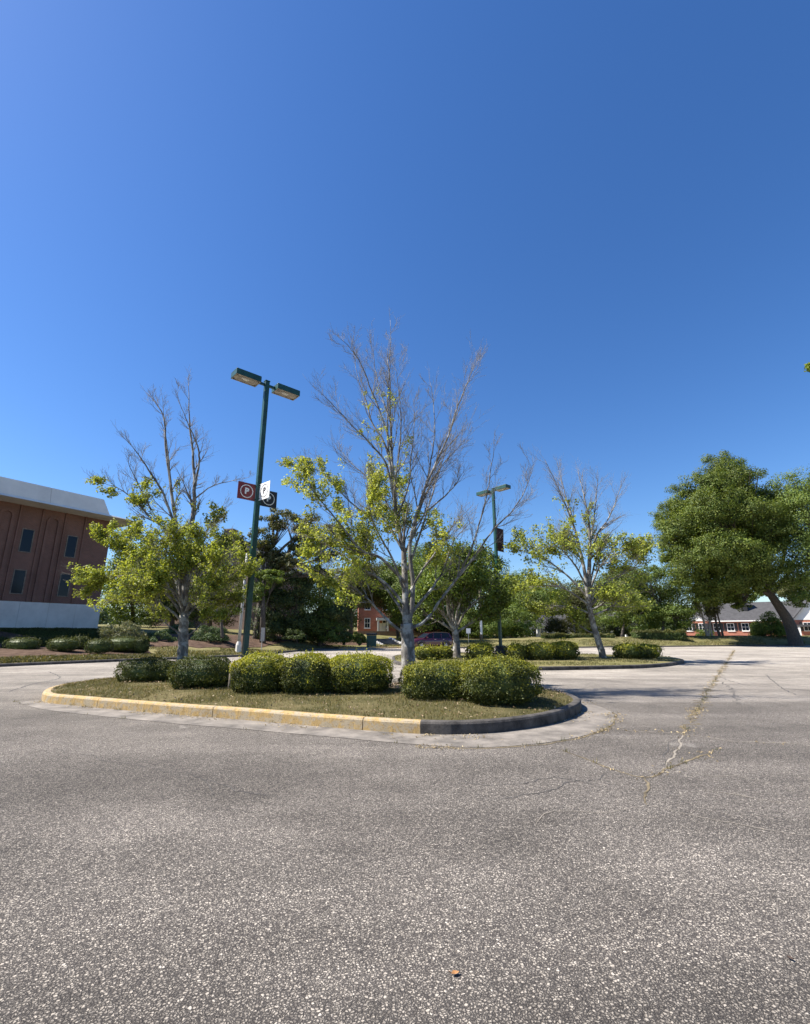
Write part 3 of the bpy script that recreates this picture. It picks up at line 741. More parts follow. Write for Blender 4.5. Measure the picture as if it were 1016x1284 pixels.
def looseshrub(label, px0, px1, pyt, pyb, Y, n, leaf, mat, name='shrub', cat='shrub', group=None, depth=.8, twigs=20, zb=None, nc=26):
    a = at(px0, (pyt+pyb)/2, Y); b = at(px1, (pyt+pyb)/2, Y); rx = (b.x-a.x)/2; top = at((px0+px1)/2, pyt, Y).z
    zb = at((px0+px1)/2, pyb, Y).z if zb is None else zb; h = top-zb
    root = empty(name, ((a.x+b.x)/2, Y, zb), label, cat, group)
    cc = unit(rng.normal(size=(nc, 3))); cc[:, 2] = np.abs(cc[:, 2]); cc *= rng.uniform(.45, .8, (nc, 1)); cc *= np.array([rx, rx*depth, h]); cc[:, 2] = np.clip(cc[:, 2], h*.12, h*.8)
    ci = rng.integers(0, nc, n); cr_ = rng.uniform(.22, .34, nc)*min(rx, h); dd = unit(rng.normal(size=(n, 3))); dd[:, 2] = np.abs(dd[:, 2])*1.0-.25
    P = cc[ci]+dd*(cr_[ci]*rng.uniform(.5, 1.05, n))[:, None]; P[:, 2] = np.maximum(P[:, 2], .02)
    link('foliage', leaf_mesh('foliage', P, dd+rng.normal(0, .5, (n, 3)), leaf), mat, root)
    mb = MB()
    for i in range(twigs):
        c = cc[i % nc]; mb.tube([(c[0]*.1, c[1]*.1, -.05), (c[0]*.5, c[1]*.5, c[2]*.65), tuple(c)], [.035, .022, .01], 5)
    mb.build('stem_core', M['bark_dark'], root); return root
looseshrub('loose grey-green shrub with pale flowers at the right end of the white base wall', 118, 188, 776, 803, 35, 9000, .09, M['leaf_grey'])
looseshrub('low spreading grey bush between the loose flowering shrub and the left tree trunk', 165, 226, 786, 806, 38, 5000, .10, M['leaf_ivy'])
looseshrub('sprawling ivy mound between the left tree and the green lamp pole', 238, 292, 778, 806, 41, 9000, .10, M['leaf_ivy'], name='ivy_mound')
looseshrub('low light-green ground ivy on the slope directly behind the left tree trunk', 205, 250, 776, 800, 44, 5000, .11, M['leaf_ivy'], name='ivy_mound')
looseshrub('long dark flattish bush on the slope right of the thin sign post', 350, 388, 787, 802, 44, 5000, .09, M['leaf_dark'])
looseshrub('larger of two rounded bushes left of the dark green bin', 418, 446, 778, 808, 52, 6000, .11, M['leaf_mid'])
looseshrub('smaller of two rounded bushes, directly touching the left of the green bin', 440, 462, 786, 809, 53, 4000, .10, M['leaf_mid'])
looseshrub('small dark bush behind the concrete steps between bin and tree trunk', 494, 508, 796, 810, 58, 1500, .11, M['leaf_dark'])
looseshrub('large rounded yellow bush left of the thick leaning oak trunk', 933, 990, 760, 803, 70, 13000, .17, M['leaf_light'], zb=.9, nc=44)
looseshrub('small green bush under the house windows, left of thin bare trunks', 868, 898, 785, 803, 78, 3500, .17, M['leaf_mid'], zb=.2)
looseshrub('small bush right of the thick leaning trunk near the white porch post', 986, 1003, 786, 802, 76, 1500, .16, M['leaf_mid'], zb=.8)
for lab, a, b, t in (('low clipped hedge on the grass bank under the broad green tree', 793, 858, 792), ('low dark hedge on the grass bank left of the leaning tree trunk', 680, 722, 796), ('short dark hedge on the grass bank right behind the leaning tree trunk', 722, 768, 796)):
    block_hedge(lab, a, b, t, 63, 63, .75, 5000, (M['leaf_olive'], M['leaf_dark']), .16, .8, lump=.3)

# ---------------------------------------------------------------- trees
class Grow:
    def __init__(s, base, seed, leafy, bare_r=.004):
        s.base = Vector(base); s.rd = random.Random(seed); s.trunk = MB(); s.limbs = MB(); s.twigs = MB(); s.sites = []; s.leafy = leafy
    def limb(s, pts, r0, r1, kids=10, klen=1.2, n=7, mb=None, start=.25, lvl=1, up=.55):
        P = smooth_poly([Vector(p) for p in pts], False, 5)
        P = [p+Vector((s.rd.gauss(0, .007), s.rd.gauss(0, .007), 0))*min(1, i) for i, p in enumerate(P)]
        k = len(P); rad = [r0+(r1-r0)*(i/(k-1))**.85 for i in range(k)]
        (mb or s.limbs).tube([p-s.base for p in P], rad, n)
        for j in range(kids):
            f = start+(1-start)*(j+s.rd.random())/kids; i = min(k-2, int(f*(k-1))); d = (P[i+1]-P[i]).normalized()
            L = klen*(1.15-.65*f)*s.rd.uniform(.6, 1.25); s.side(P[i], d, L, max(.004, rad[i]*.5), lvl, up)
        d = (P[-1]-P[-2]).normalized(); s.side(P[-1], d, klen*.55, r1, lvl+1, up, 0)
    def side(s, p, d, L, r, lvl, up, spread=None):
        rd = s.rd; ax = Vector((rd.gauss(0, 1), rd.gauss(0, 1), rd.gauss(0, .5))).normalized(); perp = (ax-d*ax.dot(d)).normalized()
        a = (R(rd.uniform(20, 44)) if spread is None else spread); v = d*math.cos(a)+perp*math.sin(a)
        n = 5; P = [p.copy()]
        for i in range(n):
            v = (v+Vector((rd.gauss(0, .08), rd.gauss(0, .08), rd.gauss(0, .06)+up*.14))).normalized(); P.append(P[-1]+v*L/n)
        rad = [max(.0022, r*(1-.72*i/n)) for i in range(n+1)]
        (s.limbs if lvl < 2 and r > .012 else s.twigs).tube([q-s.base for q in P], rad, 5 if lvl < 2 else 4, caps=False)
        if lvl < 3 and L > .12:
            for i in range(1, n+1):
                for _ in range(2 if lvl < 2 else 1):
                    if rd.random() < .80: s.side(P[i], (P[i]-P[i-1]).normalized(), L*rd.uniform(.35, .6), rad[i]*.62, lvl+1, up)
        if lvl >= 2:
            for i in ((3, 5) if lvl == 2 else (2, 4, 5)):
                s.sites.append((P[i], (P[i]-P[i-1]).normalized()))
def finish_tree(g, name, label, mats, leafsize, per, cluster, group=None, cat='tree'):
    root = empty(name, g.base, label, cat, group)
    g.trunk.build('trunk', mats[0], root, smooth=True); g.limbs.build('branch', mats[0], root, smooth=True)
    if g.twigs.v: g.twigs.build('twigs', mats[1], root, smooth=True)
    S = []; 
    for p, d in g.sites:
        q = g.leafy(p)
        if q > 0 and g.rd.random() < q: S.append((p-g.base)[:])
    if S:
        S = np.array(S); S = np.repeat(S, per, 0); n = len(S); dd = unit(rng.normal(size=(n, 3))); P = S+dd*rng.uniform(.2, 1, (n, 1))*cluster
        link('foliage', leaf_mesh('foliage', P, dd+np.array([0, 0, .5])+rng.normal(0, .5, (n, 3)), leafsize, .8, .25), mats[2], root)
        print(label[:30], 'leaves', n, 'twigs', len(g.twigs.v))
    return root
def limbpx(pxs, Y, dy, rd):
    """limb through photographed points, drifting dy metres nearer or farther along its length"""
    k = len(pxs); return [at(x, y, Y+dy*(i/(k-1))**1.1) for i, (x, y) in enumerate(pxs)]
def pxof(p):
    x, y, z = p.x, p.y, p.z-EYE; f = y*math.cos(PITCH)+z*math.sin(PITCH); u = -y*math.sin(PITCH)+z*math.cos(PITCH)
    return 508+FPX*x/f, 642-FPX*u/f
def n3(p, s, o=0): return noise.noise(Vector((p.x*s+o, p.y*s, p.z*s)))

# middle tree ------------------------------------------------
Y = 13.1; b = at(512, 869, Y); b.z = .24
def leafy2(p):
    x, y = pxof(p); c = n3(p, 1.6, 3)
    if y < 545: return .03 if (440 < x < 500 and y > 490) else 0
    if y < 640: return (.42 if y > 580 else .12) if (462 < x < 515 and c > -.08) else (.25 if x < 430 and y > 575 else 0)
    if x > 590 and y < 740: return .0
    if x > 560: return .12 if c > .1 else 0
    if y > 760: return .10 if c > 0 else 0
    if x < 372: return 0
    if 430 < x < 560: return .36 if c > -.08 else .10
    return .34 if c > .04 else .05
g = Grow(b, 21, leafy2)
g.limb(limbpx([(512,873),(512,858),(512,830),(511,800),(510,782)], Y, 0, 0), .215, .165, 0, n=14, mb=g.trunk, klen=.01)
for a in (0, 1.1, 2.2, 3.4, 4.4, 5.3):
    g.trunk.tube([Vector((math.cos(a)*.12, math.sin(a)*.12, .28)), Vector((math.cos(a)*.28, math.sin(a)*.28, .06)), Vector((math.cos(a)*.6, math.sin(a)*.55, -.06))], [.12, .085, .03], 7)
K = g.limb
K(limbpx([(510,784),(508,726),(506,690),(498,655),(494,612),(490,540),(489,480),(486,450)], Y, .4, 0), .105, .010, 20, 1.5, 9, start=.25)
K(limbpx([(493,600),(487,560),(486,500),(489,450),(490,402)], Y, .6, 0), .035, .005, 9, 1.0)
K(limbpx([(513,786),(518,735),(514,690),(520,655),(527,631),(538,600),(559,554),(575,508),(586,480),(593,462)], Y, -.9, 0), .075, .006, 19, 1.3, 8, start=.3)
K(limbpx([(527,631),(536,600),(543,560),(545,520),(540,480)], Y, .9, 0), .038, .006, 10, 1.1)
K(limbpx([(508,720),(520,690),(536,640),(548,600),(560,560),(567,510)], Y, 1.6, 0), .045, .005, 13, 1.1)
K(limbpx([(536,640),(560,620),(572,606),(578,596)], Y, .2, 0), .03, .006, 8, .8)
K(limbpx([(496,640),(485,585),(470,562),(448,540),(420,510),(404,494)], Y, -.8, 0), .038, .006, 13, 1.1)
K(limbpx([(492,600),(484,560),(467,530),(458,500),(450,478),(445,455)], Y, .8, 0), .04, .005, 11, 1.0)
K(limbpx([(490,560),(478,520),(466,490),(452,455),(438,435),(427,425)], Y, -.3, 0), .035, .005, 11, .9)
K(limbpx([(490,530),(480,500),(470,460),(468,420)], Y, .3, 0), .025, .004, 9, .8)
K(limbpx([(505,690),(480,650),(452,640),(420,610),(400,590),(372,586)], Y, 1.0, 0), .038, .008, 13, 1.0)
K(limbpx([(508,730),(478,700),(454,690),(425,655),(400,625),(380,600)], Y, -1.2, 0), .05, .007, 15, 1.1)
K(limbpx([(509,760),(482,730),(452,712),(420,690),(395,675),(372,668)], Y, .5, 0), .048, .007, 15, 1.1)
K(limbpx([(510,795),(494,785),(475,766),(462,752),(440,735),(418,726),(390,712)], Y, -1.0, 0), .045, .008, 12, 1.0, start=.4)
K(limbpx([(509,775),(490,745),(470,720),(450,690),(440,650),(436,620)], Y, 1.4, 0), .042, .008, 13, 1.0)
K(limbpx([(508,745),(492,700),(470,660),(462,630),(460,600)], Y, -1.6, 0), .038, .008, 13, 1.0)
K(limbpx([(509,750),(530,715),(548,690),(560,670),(575,650)], Y, -1.3, 0), .038, .008, 12, .9)
K(limbpx([(516,788),(536,776),(560,742),(593,700),(621,662),(643,640),(660,612),(668,585)], Y, -.6, 0), .052, .005, 15, 1.0, start=.35)
K(limbpx([(575,722),(590,690),(606,640),(614,600),(620,560)], Y, -.9, 0), .035, .006, 9, .9)
K(limbpx([(515,770),(540,740),(556,715),(568,680),(590,655)], Y, 1.0, 0), .05, .007, 11, .9)
K(limbpx([(508,705),(500,670),(478,630),(470,610)], Y, 1.8, 0), .045, .008, 10, .9)
K(limbpx([(494,612),(500,570),(503,530),(500,490),(497,462)], Y, -.7, 0), .034, .004, 13, 1.1)
K(limbpx([(498,650),(512,610),(516,570),(520,530),(518,500)], Y, .8, 0), .034, .004, 13, 1.1)
K(limbpx([(500,665),(482,625),(462,600),(440,580),(424,560)], Y, .6, 0), .036, .004, 12, 1.0)
K(limbpx([(520,660),(534,620),(550,590),(566,570),(590,545)], Y, .4, 0), .034, .004, 13, 1.1)
finish_tree(g, 'ornamental_tree', 'tallest tree, pale trunk, yellow leaves below and bare top, on the near island', (M['bark'], M['twig'], M['leaf_spring']), .060, 9, .12, 'half bare trees on the islands')

# left tree --------------------------------------------------
Y = 14.6; b = at(229, 860, Y); b.z = .24
def leafy1(p):
    x, y = pxof(p); c = n3(p, 1.3, 9)
    if y < 590 or x < 88: return 0
    if y < 660: return .30 if x < 225 and y > 600 and c > -.02 else (.22 if y > 630 and c > 0 else 0)
    if y > 775: return .05
    return .36 if c > -.08 else .08
g = Grow(b, 5, leafy1); K = g.limb
K(limbpx([(228,864),(229,848),(229,825),(230,800),(231,772)], Y, 0, 0), .175, .13, 0, n=12, mb=g.trunk, klen=.01)
K(limbpx([(231,776),(232,730),(238,680),(243,640),(244,600),(241,560),(237,520),(237,480)], Y, .3, 0), .12, .006, 12, .95, 8, start=.3)
K(limbpx([(244,610),(250,580),(248,560),(240,540),(228,512),(222,495)], Y, -.5, 0), .04, .005, 8, .6)
K(limbpx([(231,772),(226,720),(222,670),(215,616),(208,560),(206,525),(195,505),(183,492)], Y, .6, 0), .085, .005, 12, .8, 7, start=.3)
K(limbpx([(215,616),(211,570),(206,530),(204,500)], Y, -.2, 0), .03, .004, 7, .6)
K(limbpx([(228,730),(222,672),(205,620),(190,595),(170,565),(154,548)], Y, -.8, 0), .06, .005, 12, .8)
K(limbpx([(190,640),(175,610),(165,590),(160,575)], Y, -.5, 0), .03, .005, 7, .6)
K(limbpx([(226,690),(205,662),(190,650),(165,624),(148,612),(133,607)], Y, -.4, 0), .05, .006, 14, .8)
K(limbpx([(245,625),(262,612),(277,606),(296,602),(314,598)], Y, -.3, 0), .025, .004, 8, .4)
K(limbpx([(240,700),(256,670),(270,650),(282,630)], Y, .9, 0), .03, .005, 8, .7)
for k, (pts, dy) in enumerate(((([(231,775),(205,745),(175,728),(140,722),(110,728),(92,730)]), -.9), ([(230,765),(200,725),(165,700),(135,688),(108,672)], .6),
   ([(230,780),(205,762),(180,752),(150,748),(125,752)], .5), ([(231,765),(215,722),(195,700),(170,675),(150,668)], 1.2), ([(231,760),(218,715),(205,690),(195,670)], -1.3),
   ([(232,770),(250,740),(272,728),(292,722),(308,712)], -.5), ([(232,762),(252,720),(270,700),(288,685)], .8), ([(231,765),(240,720),(252,690),(258,668)], -1.2),
   ([(232,775),(250,758),(270,752),(292,748)], 1.2), ([(231,770),(220,745),(195,735),(160,735)], -1.8), ([(231,768),(232,720),(228,690),(225,665)], 1.8),
   ([(231,770),(222,752),(205,740),(180,722),(150,712)], 1.9), ([(231,770),(245,745),(262,735),(280,705)], -1.8))):
    K(limbpx([(231+(x-231)*(.84 if x < 231 else .93), y) for x, y in pts], Y, dy, 0), .045, .008, 14, .90, start=.25, up=.35)
K(limbpx([(229,805),(222,792),(212,785),(203,775),(196,762)], Y, -.5, 0), .04, .008, 7, .5, start=.5)
K(limbpx([(232,800),(245,790),(262,775),(285,770)], Y, -.6, 0), .03, .006, 7, .5, start=.4)
finish_tree(g, 'ornamental_tree', 'tree with wide leafy lower crown and tall dead leaders, left of near lamp pole', (M['bark'], M['twig'], M['leaf_spring2']), .062, 10, .13, 'half bare trees on the islands')

# leaning tree on the far island ------------------------------
Y = 27.0; b = at(757, 824, Y); b.z = .2
def leafy3(p):
    x, y = pxof(p); c = n3(p, .8, 9)
    if y < 625: return 0
    if y < 670: return .25 if x < 745 and c > 0 else 0
    return .28 if c > 0 else .05
g = Grow(b, 15, leafy3); K = g.limb
K(limbpx([(757,827),(753,812),(747,793),(741,770),(738,752)], Y, 0, 0), .20, .13, 0, n=12, mb=g.trunk, klen=.01)
K(limbpx([(738,754),(739,710),(740,680),(738,649),(732,620),(725,592)], Y, .6, 0), .15, .01, 14, 1.9, 7, start=.2)
K(limbpx([(738,752),(732,710),(722,668),(712,640),(700,612),(684,578)], Y, -.8, 0), .12, .01, 14, 1.7)
K(limbpx([(720,660),(710,625),(704,600),(700,585)], Y, .8, 0), .05, .008, 9, 1.3)
K(limbpx([(739,700),(749,670),(762,652),(772,630),(778,610)], Y, .5, 0), .08, .01, 13, 1.6)
K(limbpx([(739,690),(745,650),(748,620),(750,600)], Y, -1, 0), .06, .01, 11, 1.4)
for pts, dy in (([(740,760),(718,744),(700,735),(678,735),(660,737)], -1), ([(738,750),(715,725),(690,705),(668,695),(651,690)], .8), ([(738,740),(722,710),(705,690),(692,680)], -1.8),
   ([(738,735),(728,700),(716,685),(700,672)], 1.5), ([(740,760),(758,742),(772,728),(790,708),(806,690)], -.6), ([(740,755),(755,735),(775,722),(795,712),(815,680)], 1.0),
   ([(739,742),(750,715),(762,700),(775,690)], -1.5), ([(739,735),(745,710),(750,690),(758,675)], 1.8), ([(741,770),(720,762),(700,760),(685,765)], .8), ([(741,772),(760,765),(775,755),(790,750)], .8), ([(740,765),(755,758),(765,748)], -1.5)):
    K(limbpx(pts, Y, dy, 0), .07, .012, 13, 1.8, start=.3, up=.3)
K(limbpx([(746,795),(735,790),(722,780),(710,765)], Y, .3, 0), .05, .01, 5, 1.0)
finish_tree(g, 'ornamental_tree', 'leaning tree with bare twiggy top on the far island, right of lamp pole', (M['bark'], M['twig'], M['leaf_spring2']), .115, 6, .24, 'half bare trees on the islands')

# small full-leafed tree on the far island ---------------------
Y = 27.2; b = at(573, 822, Y); b.z = .2
g = Grow(b, 33, lambda p: .42 if n3(p, .7, 1) > -.12 and pxof(p)[1] < 792 else .1); K = g.limb
K(limbpx([(573,826),(573,812),(572,800),(570,790)], Y, 0, 0), .22, .17, 0, n=10, mb=g.trunk, klen=.01)
for pts, dy in (([(570,792),(560,775),(548,760),(540,745)], -1), ([(570,790),(568,765),(572,740),(575,710)], .5), ([(572,790),(582,770),(595,755),(610,745)], -.5), ([(570,792),(552,780),(540,775),(530,770)], 1),
    ([(571,792),(566,770),(556,740),(552,715)], 1.2), ([(571,790),(580,760),(592,735),(602,715)], 1), ([(570,790),(574,765),(583,735),(588,705)], -1.5), ([(572,794),(590,782),(610,772),(622,765)], .8), ([(570,792),(562,765),(562,735),(566,700)], -1.4)):
    K(limbpx(pts, Y, dy, 0), .09, .014, 12, 2.0, start=.25, up=.3)
finish_tree(g, 'leafy_tree', 'small fully leafed tree with forked trunk on the far island', (M['bark'], M['bark_dark'], M['leaf_light']), .13, 6, .27)

# tree just outside the right edge: one leafy branch reaches in
b = Vector((17.5, 14.5, 0))
g = Grow(b, 40, lambda p: .9); K = g.limb
K([b, b+Vector((.1,0,3)), b+Vector((-.1,.1,6))], .28, .16, 0, n=10, mb=g.trunk, klen=.01)
e = at(1010, 462, 13.5)
K([b+Vector((-.1,.1,5.8)), b+Vector((-1.2,0,8.0)), b+Vector((-2,-.3,10.0))], .12, .02, 6, 1.0)
K([b+Vector((-.1,.1,5)), b+Vector((.8,0,8.0)), b+Vector((1.8,-.3,10.0))], .12, .02, 8, 1.2)
K([b+Vector((-1.8,-.2,9.6)), Vector((e.x+1.3, e.y+.1, e.z+.3)), Vector((e.x+.35, e.y, e.z+.05))], .03, .006, 5, .36, start=.75)
K([b+Vector((-.1,.1,5)), b+Vector((.6,1.2,8.0)), b+Vector((1.0,2,10.0))], .1, .02, 8, 1.2)
finish_tree(g, 'leafy_tree', 'tree of which one leafy twig shows against sky at the right edge', (M['bark'], M['bark_dark'], M['leaf_mid']), .09, 7, .12)

# background trees with full crowns ----------------------------
def bgtree(label, Y, lobes, mat, n, leaf, trunk=None, limbs=(), name='broadleaf_tree', tr=.3, bk='bark_dark', drop=.0, group=None, cat='tree', cl=16, csz=.30, baseY=None, twigs=None, droop=0.0, shell=.5, grow=1.22):
    sc = Y/FPX*1.03; (bx, by) = trunk[0] if trunk else (lobes[0][0], 803)
    B = at(bx, by, Y); B.z = min(B.z, max(terr(B.x, B.y), -1.2)+.0) if trunk is None else B.z
    gz = terr(B.x, B.y); B.z = gz if abs(B.z-gz) < 2.5 else B.z
    root = empty(name, B, label, cat, group); tot = sum(l[2]*l[3] for l in lobes); PP = []; NN = []; mb = MB()
    if trunk:
        k = len(trunk); pts = [at(x, y, Y)-B for x, y in trunk]; pts[0].z = -.3; pts = smooth_poly(pts, False, 4); kk = len(pts)
        mb.tube(pts, [tr*(1.25-.75*(i/(kk-1))**.6) for i in range(kk)], 10); top = pts[-1]
    else:
        c = at(lobes[0][0], lobes[0][1], Y)-B; mb.tube([(0, 0, -.3), (c.x*.5, 0, c.z*.5), (c.x, 0, c.z)], [tr, tr*.7, tr*.3], 8); top = Vector((c.x*.4, 0, c.z*.4))
    for l in limbs:
        pts = smooth_poly([at(x, y, Y+(l[1] if isinstance(l[0], list) else 0)*(j/4))-B for j, (x, y) in enumerate(l[0] if isinstance(l[0], list) else l)], False, 4)
        r0 = tr*(l[2] if isinstance(l[0], list) and len(l) > 2 else .45); mb.tube(pts, [r0*(1-.75*i/(len(pts)-1)) for i in range(len(pts))], 7)
    for li, lobe in enumerate(lobes):
        cx, cy, rx, ry = lobe[:4]; rx *= grow; ry *= grow; dy = (lobe[4] if len(lobe) > 4 else random.uniform(-.4, .4)*rx*sc)
        c = at(cx, cy, Y+dy)-B; rx_, rz_, ry_ = rx*sc, ry*sc, (rx+ry)/2*sc; nl = int(n*rx*ry/tot); nc = max(6, int(cl*math.sqrt(rx*ry)/22*2.0))
        d = unit(rng.normal(size=(nc, 3))); rr = rng.uniform(shell, 1.0, (nc, 1)); cc = d*rr*np.array([rx_, ry_, rz_])*.84
        keep = np.array([random.random() > drop for _ in range(nc)]); cc = cc[keep]; d = d[keep]; nc = len(cc)
        crd = rng.uniform(.7, 1.3, nc)*csz*min(rx_, rz_)*.95
        ci = rng.integers(0, nc, nl); u = unit(rng.normal(size=(nl, 3))); rad = crd[ci]*np.clip(rng.normal(.85, .22, nl), .2, 1.5)
        P = cc[ci]+u*rad[:, None]*np.array([1.15, 1.15, .72]); P[:, 2] -= droop*np.abs(rng.normal(0, 1, nl))*crd[ci]
        PP.append(P+np.array(c)); NN.append(u*1.0+d[ci]*.6+np.array([0, 0, .35])+rng.normal(0, .45, (nl, 3)))
        for q in range(0, nc, 2):
            e_ = Vector(cc[q])+c; m_ = top.lerp(Vector(c), .55)
            mb.tube([top, m_, e_.lerp(m_, .3), e_], [tr*.18, tr*.12, tr*.07, tr*.03], 5, caps=False)
    mb.build('trunk', M[bk], root, smooth=True)
    P = np.concatenate(PP); N = np.concatenate(NN); ok = P[:, 2] > .05
    link('foliage', leaf_mesh('foliage', P[ok], N[ok], leaf), M[mat], root)
    return root
bg = bgtree
bg('green tree behind the right end of the brown brick building', 62, [(165,705,26,30),(150,735,26,30),(185,715,22,25),(170,760,32,26),(205,745,22,26)], 'leaf_mid', 14000, .24)
bg('dark open-crowned tree with black limbs right of the near lamp pole', 47, [(330,676,20,14),(352,652,26,13),(385,660,24,16),(405,690,20,15),(360,705,26,13),(340,698,18,12),(378,685,20,12),(420,670,16,14),(300,683,16,13),(395,715,20,10)], 'leaf_olive', 15000, .20,
   trunk=[(322,800),(326,760),(328,735)], limbs=([(328,738),(340,715),(360,700),(385,690)], [(328,735),(332,700),(345,675),(350,655)], [(328,735),(318,710),(310,695)], [(340,715),(352,690),(380,668),(400,660)], [(345,708),(375,710),(395,712)], [(360,700),(366,680),(360,660)]), tr=.42, drop=.18, csz=.34, shell=.35)
bg('small pale yellow tree between the near lamp pole and dark evergreens', 45, [(330,728,17,12),(345,722,14,10),(322,742,14,12)], 'leaf_light', 5000, .16, name='broadleaf_tree')
for i, (lab, lobes, m_, nn_) in enumerate((
  ('dark evergreen immediately right of the near lamp pole, leftmost evergreen', [(340,765,20,34),(335,740,14,20),(345,788,22,16)], 'leaf_dark', 12000),
  ('tallest evergreen, dark with rounded top, in the middle of the mass', [(372,735,22,22),(368,765,22,28),(375,788,20,16),(385,722,14,12)], 'leaf_dark', 14000),
  ('broad paler evergreen in the right half of the evergreen mass', [(403,742,24,22),(398,770,22,24),(410,790,20,14)], 'leaf_mid', 12000),
  ('lower dark bushy evergreen at the right end of the evergreen mass', [(390,780,26,20),(420,775,20,24),(412,795,26,12)], 'leaf_dark', 11000))):
    bg(lab, 47+i*1.5, lobes, m_, nn_, .15, name='evergreen_tree', group='dark evergreens on the slope', csz=.28, droop=.25, shell=.6)
bg('bushy olive tree behind the evergreens, left of the red brick building', 60, [(440,740,24,24),(455,725,20,20),(430,765,22,24),(425,725,22,16)], 'leaf_olive', 12000, .20)
bg('dense shady tree over the maroon car, behind the tallest tree trunk', 62, [(505,745,26,26),(530,730,30,34),(515,770,28,16),(548,755,24,24),(490,725,20,24)], 'leaf_mid', 16000, .22)
bg('tall dark tree standing behind the far lamp pole', 85, [(615,715,18,24),(630,738,24,22),(645,755,26,20),(600,730,18,24)], 'leaf_dark', 11000, .30)
bg('pale rounded tree immediately left of the far lamp pole', 68, [(600,778,24,18),(618,785,20,16),(590,790,16,12)], 'leaf_light', 9000, .18, trunk=[(605,806),(604,795)], tr=.15)
bg('pale green low-crowned tree directly right of the far lamp pole', 70, [(643,775,22,16),(655,788,20,12),(632,788,16,12)], 'leaf_light', 8000, .18, trunk=[(640,806),(641,796)], tr=.15)
bg('green tree with pale forked trunk above the white porch posts', 74, [(678,762,24,20),(692,750,20,16),(665,755,18,18)], 'leaf_mid', 10000, .20, trunk=[(683,806),(680,792),(678,782)], tr=.2, bk='bark')
bg('olive tree seen through the leaning tree in front of white house', 76, [(725,765,24,22),(742,750,20,22),(715,745,20,18)], 'leaf_olive', 10000, .20, trunk=[(722,806),(719,780)], tr=.18, bk='bark')
bg('distant dark tree crown above the white cottage with porch posts', 110, [(665,755,30,22),(700,758,30,18),(640,765,28,18)], 'leaf_dark', 9000, .4)
bg('distant dark tree crown directly behind the leaning far-island tree', 112, [(750,745,32,26),(782,738,30,26),(725,760,30,18)], 'leaf_dark', 10000, .4)
bg('broad bright green tree left of the big oak, nearest to the leaning tree', 68, [(790,745,28,28),(775,765,26,24),(800,770,28,22),(785,728,18,18)], 'leaf_mid', 17000, .19, trunk=[(780,806),(783,780)], tr=.25)
bg('broad dark green tree directly under the left side of the big oak', 67, [(825,735,32,26),(845,755,26,28),(820,768,30,22),(850,775,22,16),(810,720,18,14)], 'leaf_mid', 20000, .19, trunk=[(832,806),(832,780)], tr=.28)
bg('huge spreading oak with a thick leaning forked trunk on the grass bank', 64,
   [(905,588,32,24,2),(885,608,30,22,-2),(925,600,28,24,-1),(858,628,34,22,0),(842,645,26,20,2),(890,640,38,30,-4),(930,640,34,34,-3),(955,630,28,32,2),(850,668,32,22,-2),(840,690,20,22,1),(885,690,36,26,-5),(865,715,30,22,-3),(915,715,34,28,-4),(890,742,28,18,-2),(940,690,26,30,2),(925,755,18,10,0),(965,665,22,30,4),(900,660,40,30,3),(875,690,36,28,4),(935,665,34,34,1),(958,660,30,36,-3),(975,640,24,34,0),(940,715,28,22,2),(868,655,40,30,-1),(910,625,44,30,0),(940,735,30,12,-3),(905,738,32,18,2),(945,705,34,24,-5),(920,690,40,26,-6)],
   'leaf_oak', 195000, .20, trunk=[(998,803),(990,782),(978,762),(966,744),(960,728)],
   limbs=([[(972,752),(950,735),(930,715),(905,700)], -2, .45], [[(966,742),(945,718),(925,690),(900,665)], 1, .45], [[(960,730),(950,700),(935,660),(920,620)], 0, .5], [[(960,730),(965,700),(960,660),(955,630)], 2, .4], [[(964,738),(980,710),(985,680),(990,650)], -2, .42], [[(968,745),(985,725),(998,700),(1010,680)], 2, .38], [[(955,712),(940,690),(880,650),(860,640)], -1, .3], [[(950,735),(925,730),(890,720),(870,715)], -3, .25]),
   name='oak_tree', tr=.72, csz=.25, shell=.35, drop=.03, cl=30, droop=.22, grow=1.15)
bg('lighter green tree filling the right edge beside the huge oak', 60, [(1000,610,30,20),(985,640,26,24),(1012,650,34,40),(1000,690,30,34),(1022,710,34,40),(990,720,20,20),(1005,750,22,12),(1035,630,34,36)], 'leaf_light', 30000, .20,
   trunk=[(1046,803),(1040,770),(1034,730)], tr=.45, drop=.1, csz=.32)
bg('tree behind the brick row roof, right of its chimney', 118, [(1000,742,22,16),(985,735,18,14),(1020,738,26,20)], 'leaf_olive', 8000, .36)
bg('rounded tree behind the brick row roof, left of its chimney', 122, [(928,750,18,12),(940,745,16,10),(912,756,14,10)], 'leaf_mid', 7000, .36)
bg('tall mid-green tree behind the small forked tree, between tallest tree and lamp pole', 74, [(570,722,30,26),(590,745,28,26),(555,745,24,26),(580,770,28,20)], 'leaf_light', 15000, .22)
bg('olive tree overhanging the red brick building, left of the tallest tree trunk', 66, [(470,738,26,20),(488,725,24,22),(455,728,22,20),(495,750,20,20)], 'leaf_olive', 13000, .20, trunk=[(500,806),(497,780),(492,760)], tr=.25)
bg('dark shaded tree between the tallest tree trunk and the maroon car', 70, [(512,775,16,22),(535,770,20,20),(555,780,20,16),(500,770,12,16)], 'leaf_dark', 11000, .2)
bg('dark tree behind the low brick wall right of the maroon car', 73, [(575,785,18,14),(598,782,20,16),(560,778,16,14)], 'leaf_dark', 8000, .2)
bg('bushy green tree behind the far lamp pole banner, right side', 80, [(655,735,20,20),(668,752,22,20),(640,745,20,20)], 'leaf_mid', 9000, .24)
